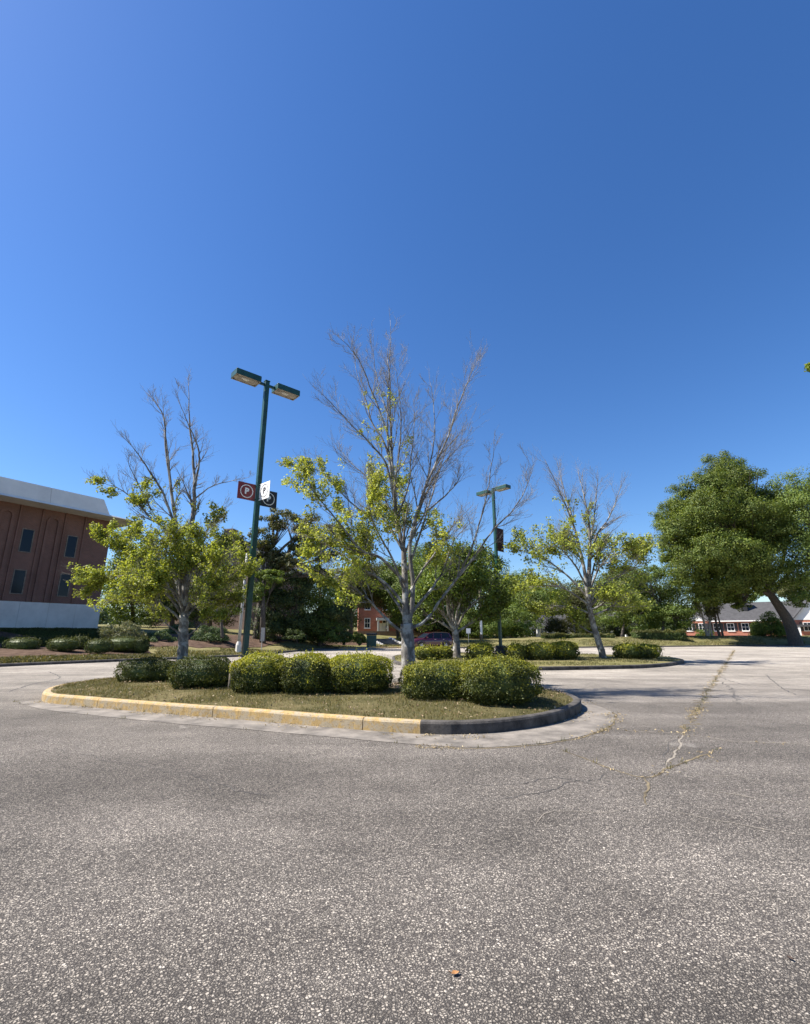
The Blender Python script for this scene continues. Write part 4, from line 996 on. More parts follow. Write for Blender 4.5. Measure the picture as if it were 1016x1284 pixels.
bg('shaded dark tree below the old gabled house, behind the left tree trunk', 52, [(215,755,18,20),(240,762,20,18),(195,768,18,16),(228,740,14,16)], 'leaf_dark', 10000, .16)
bg('brownish shady tree between the gabled house and the near lamp pole', 50, [(262,752,16,20),(280,765,18,18),(298,745,14,22)], 'leaf_olive', 8000, .16, drop=.15)
bg('low dark understory tree in front of the white cottage, left of its porch posts', 80, [(640,788,20,14),(655,795,16,10)], 'leaf_mid', 5000, .2)
bg('low olive understory tree between the white cottage and the leaning trunk', 82, [(702,786,18,14),(715,792,14,12)], 'leaf_olive', 5000, .2)
bg('low green understory tree right behind the leaning trunk', 84, [(738,782,16,16),(752,788,16,13)], 'leaf_mid', 6000, .2)
bg('low shaded tree between the leaning trunk and the broad bright green tree', 80, [(775,785,16,13),(790,790,14,10)], 'leaf_dark', 6000, .2)
bg('tall leafy tree filling the view above the maroon car', 76, [(530,705,22,24),(548,725,22,26),(515,725,18,24)], 'leaf_mid', 13000, .22)
bg('leafy olive tree whose crown hides the top of the red brick building', 64, [(452,745,16,14),(468,742,18,14),(462,722,22,18),(482,735,16,16)], 'leaf_olive', 11000, .17, trunk=[(436,806),(440,780),(450,760)], tr=.15)
# far-off woods closing the view all round
P = []; N = []
for i in range(150):
    px = random.uniform(-120, 1130); Yw = random.uniform(125, 190); yt = 762+10*noise.noise(Vector((px*.012, 3, 0)))-6*noise.noise(Vector((px*.05, 8, 0)))+random.uniform(-4, 6)
    yt += 14 if px > 820 else (4 if px < 330 else 0)
    t = at(px, yt, Yw); rr = random.uniform(3.5, 6.5); cz = max(1.5, t.z-rr)
    nl = 520; u = unit(rng.normal(size=(nl, 3))); q = rr*rng.uniform(.75, 1.05, (nl, 1))*(1+.25*np.sin(u[:, 1:2]*7+i)); P.append(np.array([t.x, Yw, cz])+u*q*np.array([1.25, 1.1, 1.0])); N.append(u+rng.normal(0, .4, (nl, 3)))
    nl = 260; P.append(np.array([t.x, Yw, 0])+rng.uniform(-1, 1, (nl, 3))*np.array([rr*1.3, 3, 1])*1.0+np.array([0, 0, 1])*rng.uniform(-1, cz, (nl, 1))); N.append(rng.normal(size=(nl, 3)))
tag(link('far_woods', leaf_mesh('far_woods', np.concatenate(P), np.concatenate(N), .95), M['leaf_dark2']), kind='stuff')
# two thin bare trees before the houses
for lab, sd2, pts, extra in (('thin pale multi-stemmed bare tree before the brick row, left one', 3, [(888,803),(884,785),(879,765),(873,748)], [[(888,803),(890,780),(890,760),(884,742)], [(894,803),(891,785),(888,768)]]),
   ('thin dark-stemmed bare tree before the brick row, right one', 4, [(904,802),(899,785),(896,768),(893,750)], [[(908,802),(903,782),(899,765),(899,745)]])):
    Y = 68; b = at(pts[0][0], pts[0][1], Y); g = Grow(b, sd2, lambda p: .25); K = g.limb
    K(limbpx(pts, Y, 0, 0), .22, .06, 8, 2.2, mb=g.trunk, start=.5)
    for e_ in extra: K(limbpx(e_, Y, .5, 0), .16, .05, 7, 2.2, start=.5)
    finish_tree(g, 'bare_tree', lab, (M['bark_pale'] if sd2 == 3 else M['bark_dark'], M['twig'], M['leaf_olive']), .22, 3, .4)
# bare brushy trees on the left slope
for lab, sd2, Y, pts, extra in (('leafless brushy tree with short dark stem on the ivy slope', 8, 40, [(279,800),(278,785),(277,775)], [[(277,777),(265,758),(252,740),(245,722)], [(277,777),(285,755),(296,735),(300,715)], [(277,775),(275,750),(270,730)], [(278,780),(292,765),(303,752)], [(277,778),(262,765),(245,755)]]),
   ('leafless twiggy tree rising above the dark evergreens', 9, 52, [(398,800),(400,760),(402,740)], [[(402,742),(396,720),(388,705),(380,698)], [(402,742),(408,715),(412,700)], [(402,740),(402,715),(400,695)], [(402,745),(412,730),(424,716)]])):
    b = at(pts[0][0], pts[0][1], Y); g = Grow(b, sd2, lambda p: 0); K = g.limb
    K(limbpx(pts, Y, 0, 0), .14, .10, 0, .01, mb=g.trunk)
    for i, e_ in enumerate(extra): K(limbpx(e_, Y, (-1)**i*1.0, 0), .07, .015, 14, 1.9, start=.15)
    finish_tree(g, 'bare_tree', lab, (M['bark_dark'], M['twig'], None), .1, 1, .1)

# ---------------------------------------------------------------- lamp poles
def torus(mb, R0, r, M_, n=40, k=6, mi=0):
    vs = []; 
    for i in range(n):
        a = 2*math.pi*i/n
        for j in range(k):
            b_ = 2*math.pi*j/k; vs.append(M_ @ Vector(((R0+r*math.cos(b_))*math.cos(a), (R0+r*math.cos(b_))*math.sin(a), .25*r*math.sin(b_))))
    mb.add(vs, [(i*k+j, ((i+1) % n)*k+j, ((i+1) % n)*k+(j+1) % k, i*k+(j+1) % k) for i in range(n) for j in range(k)], mi)
def letter(s, size, mat, parent, M_, name='letter', bold=.012):
    cu = bpy.data.curves.new(name, 'FONT'); cu.body = s; cu.size = size; cu.align_x = 'CENTER'; cu.align_y = 'CENTER'; cu.extrude = .002; cu.offset = bold
    o = bpy.data.objects.new('tmp', cu); C.objects.link(o); bpy.context.view_layer.update()
    me = bpy.data.meshes.new_from_object(o.evaluated_get(bpy.context.evaluated_depsgraph_get())); bpy.data.objects.remove(o)
    me.transform(M_); me.materials.clear(); return link(name, me, mat, parent)
def lamp_post(loc, h, rz, label, headL=.86):
    root = empty('street_lamp', loc, label, 'street lamp', 'twin-headed lamp poles of the parking lot', rz)
    mb = MB(); s = .075
    for i in range(1): mb.box((-s, -s, 0), (s, s, h))
    mb.build('pole', M['green_metal'], root, bevel=.012)
    mb = MB(); mb.box((-.17, -.17, 0), (.17, .17, .02)); 
    for a in (-1, 1):
        for b_ in (-1, 1): mb.tube([(a*.13, b_*.13, .02), (a*.13, b_*.13, .07)], .014, 6)
    mb.build('base_plate', M['green_metal'], root)
    mb = MB(); mb.box((-.085, -.085, h), (.085, .085, h+.03)); mb.build('pole_cap', M['green_metal'], root)
    mb = MB(); mb.box((-.30, -.035, h-.17), (-s-.001, .035, h-.09)); mb.build('arm', M['green_metal'], root); mb = MB(); mb.box((s+.001, -.035, h-.17), (.30, .035, h-.09)); mb.build('arm', M['green_metal'], root)
    for sg in (-1, 1):
        mb = MB(); x0, x1 = sorted((sg*.30, sg*(.30+headL))); z0, z1 = h-.22, h-.01; w_ = .24; t = .012
        # open-bottomed housing with a slightly sloping top
        mb.box((x0, -w_, z1-t), (x1, w_, z1)); mb.box((x0, -w_, z0), (x1, -w_+t, z1-t)); mb.box((x0, w_-t, z0), (x1, w_, z1-t)); mb.box((x0, -w_+t, z0), (x0+t, w_-t, z1-t)); mb.box((x1-t, -w_+t, z0), (x1, w_-t, z1-t))
        hd = mb.build('lamp_head', M['green_metal'], root, bevel=.006)
        mb = MB(); a, b_, c, d = x0+t, x1-t, -w_+t, w_-t; f = .03
        for q in ((a, c, b_, c+f), (a, d-f, b_, d), (a, c+f, a+f, d-f), (b_-f, c+f, b_, d-f)): mb.box((q[0], q[1], z0-.004), (q[2], q[3], z0+.012))
        mb.build('lens_frame', M['lens'], hd)
        mb = MB(); cx, cy = (x0+x1)/2, 0; n = 16; V = []
        for rr, zz in ((1, z0+.008), (.72, z0+.03), (.5, z0+.05), (.25, z0+.055)):
            for i in range(n):
                an = 2*math.pi*i/n; ex = math.copysign(abs(math.cos(an))**.5, math.cos(an)); ey = math.copysign(abs(math.sin(an))**.5, math.sin(an))
                V.append((cx+ex*rr*((b_-a)/2-f), cy+ey*rr*((d-c)/2-f), zz))
        mb.add(V, [(r_*n+j, r_*n+(j+1) % n, (r_+1)*n+(j+1) % n, (r_+1)*n+j) for r_ in range(3) for j in range(n)]+[tuple(range(3*n, 4*n))]); mb.build('lens', M['lens'], hd)
        mb = MB(); mb.tube([(cx-.16, 0, z0+.045), (cx-.08, 0, z0+.035), (cx+.02, 0, z0+.03), (cx+.10, 0, z0+.045)], [.02, .05, .055, .02], 10); mb.build('bulb', M['signwhite'], hd)
    return root
top = at(332, 479, 14.7); bz = .26; base = Vector((at(309, 840, 14.7).x, 14.7, bz)); 
base.x = (base.x+top.x)/2
AZ = R(42)
LP1 = lamp_post(base, top.z-bz, AZ, 'near green twin-headed lamp pole carrying parking signs among bushes')
top2 = at(619, 613, 27.8); base2 = Vector(((at(627, 805, 27.8).x+top2.x)/2, 27.8, .85))
LP2 = lamp_post(base2, top2.z-.85, R(-50), 'far green twin-headed lamp pole on a concrete base with maroon banner')
mb = MB(); mb.tube([(0, 0, -.75), (0, 0, -.05), (0, 0, .0)], [.31, .30, .28], 20); mb.build('concrete_base', M['kerb_grey'], LP2)
# parking signs on the near pole (things that hang on it)
def psign(pos, ang, mat, ringm, label, w_=.60, h_=.56, flip=False):
    d = Vector((math.cos(ang), math.sin(ang), 0)); root = empty('parking_sign', pos, label, 'sign', 'parking signs on the near lamp pole', ang)
    mb = MB(); o0 = .085; mb.box((o0, -.006, -h_/2), (o0+w_, .006, h_/2)); mb.build('panel', mat, root, bevel=.002)
    for sg in (-1, 1):      # sg -1 : face towards local -y
        T = Matrix.Translation((o0+w_/2, sg*.0075, 0)) @ (Matrix.Rotation(R(90), 4, 'X') if sg < 0 else Matrix.Rotation(math.pi, 4, 'Z') @ Matrix.Rotation(R(90), 4, 'X'))
        mb = MB(); torus(mb, .205, .013, T); mb.build('ring', ringm, root); letter('P', .27, ringm, root, T)
    for zz in (-h_/2+.05, h_/2-.07): mb = MB(); mb.box((.055, -.016, zz), (o0+.06, .016, zz+.03)); mb.build('bracket', M['green_metal'], root)
zs = at(320, 619, 14.7)
px_ = base.x; 
pp = Vector((base.x, base.y, zs.z))
psign(pp, R(44)+math.pi, M['maroon'], M['signwhite'], 'maroon square sign with a white ringed letter P on near pole')
psign(pp+Vector((0, 0, .02)), R(-42), M['signwhite'], M['signblack'], 'white square sign with a black ringed letter P on the near lamp pole')
psign(pp-Vector((0, 0, .10)), R(44), M['signblack'], M['signwhite'], 'black square sign with white ringed letter P behind the white one')
# banner on the far pole
bt = at(618, 661, 27.8); bb_ = at(620, 690, 27.8); bx_ = LP2.location
root = empty('banner', (bx_.x, bx_.y, (bt.z+bb_.z)/2), 'dark maroon cloth banner hanging from the far green lamp pole', 'banner', None, R(48))
hh = (bt.z-bb_.z)/2
mb = MB(); nx, nz = 8, 12; V = []
for i in range(nx+1):
    for j in range(nz+1):
        V.append((.12+.82*i/nx, .025*math.sin(i*.9+j*.35), -hh+2*hh*j/nz))
V2 = [(x, y+.006, z) for x, y, z in V]; mb.add(V, [(i*(nz+1)+j, (i+1)*(nz+1)+j, (i+1)*(nz+1)+j+1, i*(nz+1)+j+1) for i in range(nx) for j in range(nz)])
mb.add(V2, [(i*(nz+1)+j+1, (i+1)*(nz+1)+j+1, (i+1)*(nz+1)+j, i*(nz+1)+j) for i in range(nx) for j in range(nz)])
M['banner'] = simple('banner_cloth', (.05, .012, .016), .8, .3, 3)
mb.build('cloth', M['banner'], root)
for zz in (-hh, hh): mb = MB(); mb.tube([(.05, 0, zz), (.95, 0, zz)], .014, 6); mb.build('bracket', M['green_metal'], root)

# wooden stake between the bushes and far poles, signs
p = G(285, 869, .2); mb = MB(); mb.tube([(0, 0, -.1), (.005, 0, .3), (-.005, .01, .62), (.0, .0, .66)], [.075, .066, .062, .035], 9)
for i in range(5): a = i*1.3; mb.tube([(0, 0, .1+.1*i), (.09*math.cos(a), .09*math.sin(a), .16+.1*i)], [.018, .006], 5)
tag(mb.build('tree_stump', M['wood'], None, (p.x, p.y+.2, .2), smooth=True), 'short grey weathered stump between near-island bushes left of the lamp pole', 'stump')
def pole(name, label, cat, b_, t_, Y, r0, r1, mat, parts=None, n=10):
    B = at(*b_, Y); T = at(*t_, Y); root = empty(name, B, label, cat); mb = MB(); mb.tube([(0, 0, -.6), ((T.x-B.x)*.5, 0, (T.z-B.z)*.5), (T.x-B.x, 0, T.z-B.z)], [r0, (r0+r1)/2, r1], n)
    mb.build('pole', mat, root, smooth=True); return root, T-B
r_, t_ = pole('utility_pole', 'slim grey leaning utility pole immediately left of near lamp pole', 'pole', (299,815), (310,694), 36, .13, .085, M['galv'])
mb = MB(); mb.tube([(0, 0, -.5), (0, 0, .35), (0, 0, .6)], [.22, .2, .13], 12); mb.build('pole_base', M['concrete_pale'], r_)
r_, t_ = pole('utility_pole', 'brown wooden utility pole behind the far island, left of the far lamp pole', 'pole', (604,808), (600,688), 60, .20, .13, M['wood'])
mb = MB(); mb.tube([(.0, -.22, 1.2), (0, -.22, 3.0)], .14, 8); mb.build('meter_box', M['white'], r_)
mb = MB(); mb.box((-.8, -.2, t_.z-.7), (.8, -.08, t_.z-.55)); mb.build('crossarm', M['wood'], r_)
def signpost(label, px, pyt, pyb, Y, w_, h_, mat, rz, mat2=None, n=1):
    B = at(px, pyb, Y); T = at(px, pyt, Y); root = empty('traffic_sign', B, label, 'sign', None, rz); H = T.z-B.z
    mb = MB(); mb.box((-.025, -.02, -.3), (.025, .02, H)); mb.build('post', M['galv'], root)
    mb = MB(); mb.box((-w_/2, -.028, H-h_), (w_/2, -.021, H)); mb.build('panel', mat, root, bevel=.003)
    return root
signpost('thin sign turned nearly edge-on, on the mulch slope', 328, 787, 814, 39, .42, 1.05, M['galv'], R(62))
signpost('small white sign on a post right of the parked car', 588, 788, 810, 56, .5, .55, M['signwhite'], R(4))

# bin
B = at(466, 811.5, 54); root = empty('litter_bin', B, 'dark green square litter bin with a hooded lid at the far edge of the lot', 'bin')
mb = MB(); mb.prism([(-.52, -.45), (.52, -.45), (.52, .45), (-.52, .45)], 0, 1.25); mb.build('body', M['bin'], root, bevel=.04)
mb = MB(); mb.box((-.58, -.5, 1.26), (.58, .5, 1.52)); mb.build('lid', M['black'], root, bevel=.06)
mb = MB(); mb.box((-.35, -.465, .2), (.35, -.452, 1.05)); mb.build('door', M['green_metal'], root, bevel=.01)
# concrete steps / ramp walls
B = at(488, 811, 57); root = empty('concrete_steps', B, 'pale concrete steps with sloping side walls right of the green bin', 'steps')
for i in range(6):
    mb = MB(); mb.box((-.2-i*.36, -.2+.3*i, -.2), (2.1-i*.36, .1+.3*i, .15*(i+1))); mb.build('step', M['concrete'], root)
for xx in (-.45, 2.1):
    mb = MB(); T = Matrix.Translation((xx, 0, 0))
    vs = [(xx, -.6, -.1), (xx-2.2, 1.7, 1.05), (xx-2.2, 1.7, -.1), (xx, -.6, .12)]
    a = [Vector(v) for v in vs]; b_ = [v+Vector((.28, 0.02, 0)) for v in a]; mb.add(a+b_, [(0,3,1,2), (4,6,5,7), (3,7,5,1), (0,4,7,3), (1,5,6,2), (0,2,6,4)]); mb.build('side_wall', M['concrete_pale'], root)

# ---------------------------------------------------------------- parked car
def car(loc, rz, label):
    root = empty('parked_car', loc, label, 'car', None, rz)
    # stations along x (front = -x): half width, z bottom, z belt ; lofted hull
    st = [(-2.42,.62,.42,.66),(-2.38,.80,.30,.86),(-2.2,.90,.26,.98),(-1.6,.95,.26,1.05),(-1.05,.965,.26,1.10),(-.3,.97,.25,1.12),(.8,.97,.25,1.13),(1.7,.96,.27,1.14),(2.2,.92,.32,1.12),(2.40,.84,.40,1.0),(2.44,.72,.48,.85)]
    V = []; pr = [(.0, 0), (.88, 0), (1, .18), (1.0, .62), (.95, .88), (.80, 1.0), (.4, 1.03), (0, 1.04)]
    for x, hw, zb, zt in st:
        for (u, v) in pr: V.append((x, -hw*u, zb+(zt-zb)*v))
        for (u, v) in reversed(pr[1:-1]): V.append((x, hw*u, zb+(zt-zb)*v))
    k = 14; n = len(st); F = [(i*k+j, (i+1)*k+j, (i+1)*k+(j+1) % k, i*k+(j+1) % k) for i in range(n-1) for j in range(k)]+[tuple(range(k)), tuple(reversed(range((n-1)*k, n*k)))]
    mb = MB(); mb.add(V, F); body = mb.build('body', M['carpaint'], root, smooth=True)
    # cabin
    low = [(-1.15,.88),(2.25,.86)]; gh = [(-1.2, 1.08, .87), (-.35, 1.60, .70), (.2, 1.70, .70), (1.6, 1.70, .69), (2.0, 1.62, .68), (2.32, 1.08, .84)]
    V = []; 
    for x, z, hw in gh: V += [(x, -hw, z), (x, hw, z)]
    base_ = [(-1.2, -.87, 1.05), (-1.2, .87, 1.05), (2.32, -.85, 1.05), (2.32, .85, 1.05)]
    mb = MB()
    roof = [(-.35,.70,1.60),(.2,.70,1.70),(1.6,.69,1.70),(2.0,.68,1.62)]
    vs = [(x, -h_, z) for x, h_, z in roof]+[(x, h_, z) for x, h_, z in roof]; mb.add(vs+[(x, y, z-.05) for x, y, z in vs], [(4,5,1,0),(5,6,2,1),(6,7,3,2),(0,1,9,8),(1,2,10,9),(2,3,11,10),(5,4,12,13),(6,5,13,14),(7,6,14,15),(4,0,8,12),(3,7,15,11)])
    for sg in (-1, 1):
        for (xb, xt, w_) in ((-1.15,-.35,.05),(-.05,.1,.05),(.95,1.0,.05),(2.2,1.95,.10)):
            yb, yt = sg*.885, sg*.705; zt = 1.58 if xt < 0 else (1.6 if xt > 1.9 else 1.66)
            mb.add([(xb-w_, yb, 1.07), (xb+w_, yb, 1.07), (xt+w_, yt, zt), (xt-w_, yt, zt), (xb-w_, yb*.93, 1.07), (xb+w_, yb*.93, 1.07), (xt+w_, yt*.93, zt), (xt-w_, yt*.93, zt)], [(0,1,2,3), (7,6,5,4), (0,3,7,4), (1,5,6,2)])
    mb.build('roof', M['carpaint'], root)
    mb = MB(); c = [(-1.18,.86,1.06),(2.28,.84,1.06),(1.98,.68,1.60),(1.6,.68,1.655),(.2,.68,1.655),(-.36,.68,1.57)]
    n = 6; vs = [(x, -y, z) for x, y, z in c]+[(x, y, z) for x, y, z in c]
    for sg, nm in ((-1, 'side_window'), (1, 'side_window')):
        m2 = MB(); m2.add([(x, sg*y, z) for x, y, z in c]+[(x, sg*(y-.01), z) for x, y, z in c], [tuple(range(6)), tuple(reversed(range(6, 12)))]); m2.build(nm, M['glass'], root)
    m2 = MB(); m2.add([(-1.18,-.86,1.06),(-1.18,.86,1.06),(-.36,.68,1.57),(-.36,-.68,1.57)], [(0,1,2,3)]); m2.build('windscreen', M['glass'], root)
    m2 = MB(); m2.add([(2.28,-.84,1.06),(2.28,.84,1.06),(1.98,.68,1.60),(1.98,-.68,1.60)], [(3,2,1,0)]); m2.build('rear_window', M['glass'], root)
    for x in (-1.5, 1.45):
        for sg in (-1, 1):
            y = sg*.90; wn = bpy.data.objects.new('wheel', None); C.objects.link(wn); wn.parent = root; wn.location = (x, y, .37)
            m2 = MB(); V = []; n = 28; pr2 = [(-.13,.24),(-.13,.34),(-.09,.37),(.09,.37),(.13,.34),(.13,.24)]
            for i in range(n):
                a = 2*math.pi*i/n; V += [(r2*math.cos(a), o, r2*math.sin(a)) for o, r2 in pr2]
            m2.add(V, [(i*6+j, ((i+1) % n)*6+j, ((i+1) % n)*6+(j+1) % 6, i*6+(j+1) % 6) for i in range(n) for j in range(6)]); m2.build('tyre', M['tyre'], wn, smooth=True)
            m2 = MB(); m2.tube([(0, -.05, 0), (0, .05, 0)], .235, 24); 
            for q in range(5):
                a = q*2*math.pi/5; m2.tube([(0, sg*.07, 0), (.22*math.cos(a), sg*.11, .22*math.sin(a))], [.045, .03], 5)
            m2.build('rim', M['rim'], wn)
            m2 = MB(); V = []
            for i in range(13):
                a = math.pi*i/12; V += [(x+.43*math.cos(a), sg*.955, .40+.43*math.sin(a)), (x+.50*math.cos(a), sg*.97, .40+.50*math.sin(a)), (x+.50*math.cos(a), sg*.985, .40+.49*math.sin(a)), (x+.43*math.cos(a), sg*.985, .40+.43*math.sin(a))]
            m2.add(V, [(i*4+j, (i+1)*4+j, (i+1)*4+(j+1) % 4, i*4+(j+1) % 4) for i in range(12) for j in range(4)]); m2.build('wheel_arch', M['black'], root)
    for sg in (-1, 1):
        m2 = MB(); m2.box((-2.40, sg*.62-.17, .74), (-2.30, sg*.62+.17, .88)); m2.build('headlight', M['headlight'], root, bevel=.03)
        m2 = MB(); m2.box((2.36, sg*.70-.12, .85), (2.46, sg*.70+.12, 1.08)); m2.build('tail_light', M['maroon'], root, bevel=.03)
        m2 = MB(); m2.box((-.95, sg*1.02-.10, 1.08), (-.78, sg*1.02+.10, 1.24)); m2.build('mirror', M['carpaint'], root, bevel=.03)
        for xh in (.05, 1.05):
            m2 = MB(); m2.box((xh, sg*.975-.015, .93), (xh+.2, sg*.975+.015, .96)); m2.build('door_handle', M['rim'], root)
    m2 = MB(); m2.box((-2.455, -.40, .52), (-2.40, .40, .74)); m2.build('grille', M['black'], root, bevel=.02)
    m2 = MB(); m2.box((-2.46, -.72, .34), (-2.38, .72, .46)); m2.build('bumper', M['black'], root, bevel=.02)
    return root
cp = at(539, 812.4, 52.5); car(Vector((cp.x, cp.y, .0)), R(-147+180-6), 'dark maroon SUV parked beyond the tallest tree trunk')

# ---------------------------------------------------------------- buildings
def wall_uv(me, scale=1.0):
    uv = me.uv_layers.new(name='UVMap'); n = me.polygons
    for p in n:
        nr = p.normal
        for li in p.loop_indices:
            v = me.vertices[me.loops[li].vertex_index].co
            u = (v.x, v.y) if abs(nr.z) > .8 else ((v.y, v.z) if abs(nr.x) > abs(nr.y) else (v.x, v.z))
            uv.data[li].uv = (u[0]*scale, u[1]*scale)
def brickpart(mb, name, mat, root):
    me = mb.mesh(name); wall_uv(me); return link(name, me, mat, root)
# brown brick building on the left; local x along its face, local y into it
YA, YB = 34.0, None
A = at(0, 597.5, YA); zt = A.z
d = ray(139, 628.5); kB = (zt-EYE)/d.z; Bc = Vector((d.x*kB, d.y*kB, zt))
dirv = Vector((Bc.x-A.x, Bc.y-A.y)); ang = math.atan2(dirv.y, dirv.x)
def along(px, py=None, off=0.0):
    """distance along the face where the sight line at column px meets it"""
    for_ = ray(px, py if py else 700); n_ = Vector((-math.sin(ang), math.cos(ang))); P0 = Vector((Bc.x, Bc.y))+n_*off
    k = (P0.x*n_.x+P0.y*n_.y)/(for_.x*n_.x+for_.y*n_.y); return Vector((for_.x*k, for_.y*k, EYE+for_.z*k))
# face of the fascia passes through A-Bc; the brick face stands 1.2 m back
def loc_of(P): 
    q = Vector((P.x-Bc.x, P.y-Bc.y)); return (q.x*math.cos(ang)+q.y*math.sin(ang), -q.x*math.sin(ang)+q.y*math.cos(ang))
SET = 1.5
Wt = along(60, 640, SET).z; zb_brick = along(60, 756, SET).z; z0 = 1.0
xcorn = loc_of(along(137, 680, SET))[0]
root = empty('brick_building', (Bc.x, Bc.y, z0), 'brown brick building with pale roof band and white base wall', 'building', None, ang)
soff = along(60, 641, 0.0).z
print('bldg', A, Bc, 'brick', zb_brick, 'soffit', soff, 'xcorn', xcorn)
zf0 = along(30, 628, 0).z-z0; zf1 = zt-z0; zw = zb_brick-z0; Lb = 40
print('fascia', zf0, zf1, 'white', zw)
D = 26
mb = MB(); mb.prism([(-Lb, SET), (xcorn, SET), (xcorn-12, SET+D), (-Lb, SET+D)], zw, zf0); brickpart(mb, 'wall', M['brickL'], root)
# roof overhang: splayed edge at the right end, flat underside
R0 = loc_of(along(139, 650, 0))[0]; ov = loc_of(along(176, 654, 0.0))[0]
mb = MB(); mb.box((-Lb, .0, zf0+.003), (R0-.8, SET+D+1, zf1))
mb.build('roof', M['galv'], root)
for i in range(9):
    x1 = R0-.8-i*4.1; mb = MB(); xe_ = x1+(.55 if i == 0 else 0); mb.add([(x1-4.08, -.30, zf0+.15), (xe_, -.30, zf0+.15), (x1, .0, zf1+.02), (x1-4.08, .0, zf1+.02), (x1-4.08, -.004, zf0+.15), (xe_, -.004, zf0+.15), (x1, .05, zf1+.02), (x1-4.08, .05, zf1+.02)], [(0,1,2,3), (3,2,6,7), (1,5,6,2), (0,3,7,4), (4,5,1,0)]); mb.build('fascia_panel', M['panel'], root)
mb = MB()   # eaves slab: tapering, running out beyond the corner
mb.add([(-Lb, -.55, zf0+.0), (ov, -.55, zf0-.0), (ov, SET+D, zf0), (-Lb, SET+D, zf0), (-Lb, -.42, zf0+.148), (R0-.3, -.42, zf0+.148), (R0-.3, SET+D, zf0+.148), (-Lb, SET+D, zf0+.148)], [(3,2,1,0), (4,5,6,7), (0,1,5,4), (1,2,6,5), (3,0,4,7)])
mb.build('eaves', M['panel'], root)
mb = MB()
for i in range(13):
    x1 = xcorn+.12-i*2.0; mb.box((x1-1.985, SET-.10, -.8), (x1, SET+.3, zw-.003))
mb.prism([(xcorn-.4, SET+.31), (xcorn+.1, SET+.31), (xcorn-11.9, SET+D), (xcorn-12.4, SET+D)], -.8, zw-.003)
mb.build('base_wall', M['concrete_pale'], root)
hB = zf0-zw
def bwin(px0, px1, pya, pyb):
    P0 = along(px0, (pya+pyb)/2, SET); P1 = along(px1, (pya+pyb)/2, SET); x0 = loc_of(P0)[0]; x1 = loc_of(P1)[0]; zc = along((px0+px1)/2, pya, SET).z-z0; zd = along((px0+px1)/2, pyb, SET).z-z0
    return x0, x1, zd, zc
wins = [bwin(27.5, 41, 664, 692), bwin(84, 96, 672, 699), bwin(16, 30.5, 715, 744), bwin(73, 86, 721, 748)]
xu = [(w_[0]+w_[1])/2 for w_ in wins]; bay = abs(xu[1]-xu[0]); ww = (wins[0][1]-wins[0][0]); print('bay', bay, 'ww', ww, xu)
xc0 = (xu[1]+xu[3])/2; zU = wins[0][2:]; zL = wins[2][2:]
for k in range(7):
    xc = xc0-k*bay
    for (za, zb2) in (zU, zL):
        mb = MB(); f = .07; a, b_ = xc-ww/2, xc+ww/2
        for q in ((a-f, za-f, b_+f, za), (a-f, zb2, b_+f, zb2+f), (a-f, za, a, zb2), (b_, za, b_+f, zb2)): mb.box((q[0], SET-.05, q[1]), (q[2], SET+.02, q[3]))
        wi = mb.build('window', M['wood'], root); mb = MB(); mb.box((a, SET-.02, za), (b_, SET+.015, zb2)); mb.build('pane', M['glass'], wi)
    for sx in (-1, 1):   # brick ribs either side of the window strip
        mb = MB(); xx = xc+sx*(ww/2+.42); mb.box((xx-.06, SET-.12, zw+.005), (xx+.06, SET+.01, zf0-.005)); brickpart(mb, 'rib', M['brickL'], root)
    # arched moulding between the strips
    xa, xb = xc-bay+ww/2+.75, xc-ww/2-.75; rr = (xb-xa)/2; cz = zf0-.5-rr; mb = MB(); V = []; n = 20
    P = [((xa+xb)/2-rr*math.cos(math.pi*i/n), cz+rr*math.sin(math.pi*i/n)) for i in range(n+1)]; P = [(xa, zw+.01)]+P+[(xb, zw+.01)]
    for i, (x, z) in enumerate(P):
        ux, uz = (x-(xa+xb)/2, z-cz) if z > cz-1e-6 else (math.copysign(1, x-(xa+xb)/2), 0); l = math.hypot(ux, uz) or 1; ux, uz = ux/l*.20, uz/l*.20
        V += [(x-ux, SET-.14, z-uz), (x, SET-.14, z), (x, SET+.01, z), (x-ux, SET+.01, z-uz)]
    mb.add(V, [(i*4+j, i*4+(j+1) % 4, (i+1)*4+(j+1) % 4, (i+1)*4+j) for i in range(len(P)-1) for j in range(4)])
    brickpart(mb, 'arch', M['brickL'], root)

# old brick gabled house behind the left tree
Y = 62; Ap = at(283, 672, Y); El = at(212, 712, Y); Er = at(322, 712, Y); gz = 1.6
hw = (Er.x-El.x)/2; cxh = (Er.x+El.x)/2
root = empty('gabled_house', (Ap.x, Y, gz), 'old dark brick house with steep gable and chimney behind trees', 'house', None, R(-12))
hA = Ap.z-gz; hE = El.z-gz; hw = Er.x-Ap.x+.2
mb = MB(); w2 = hw
mb.add([(-w2, 0, 0), (w2, 0, 0), (w2, 0, hE), (0, 0, hA), (-w2, 0, hE), (-w2, 16, 0), (w2, 16, 0), (w2, 16, hE), (0, 16, hA), (-w2, 16, hE)], [(0,1,2,3,4), (9,8,7,6,5), (1,6,7,2), (5,0,4,9), (0,5,6,1)]); brickpart(mb, 'wall', M['brickOld'], root)
mb = MB(); t = .25
for sg in (-1, 1):
    a = [(0, -.5, hA+.05), (sg*(w2+.6), -.5, hE-.5), (sg*(w2+.6), 16.4, hE-.5), (0, 16.4, hA+.05)]; b_ = [(x, y, z+t) for x, y, z in a]; mb.add(a+b_, [(0,1,2,3), (7,6,5,4), (0,4,5,1), (1,5,6,2), (2,6,7,3)])
mb.build('roof', M['roof'], root)
mb = MB()
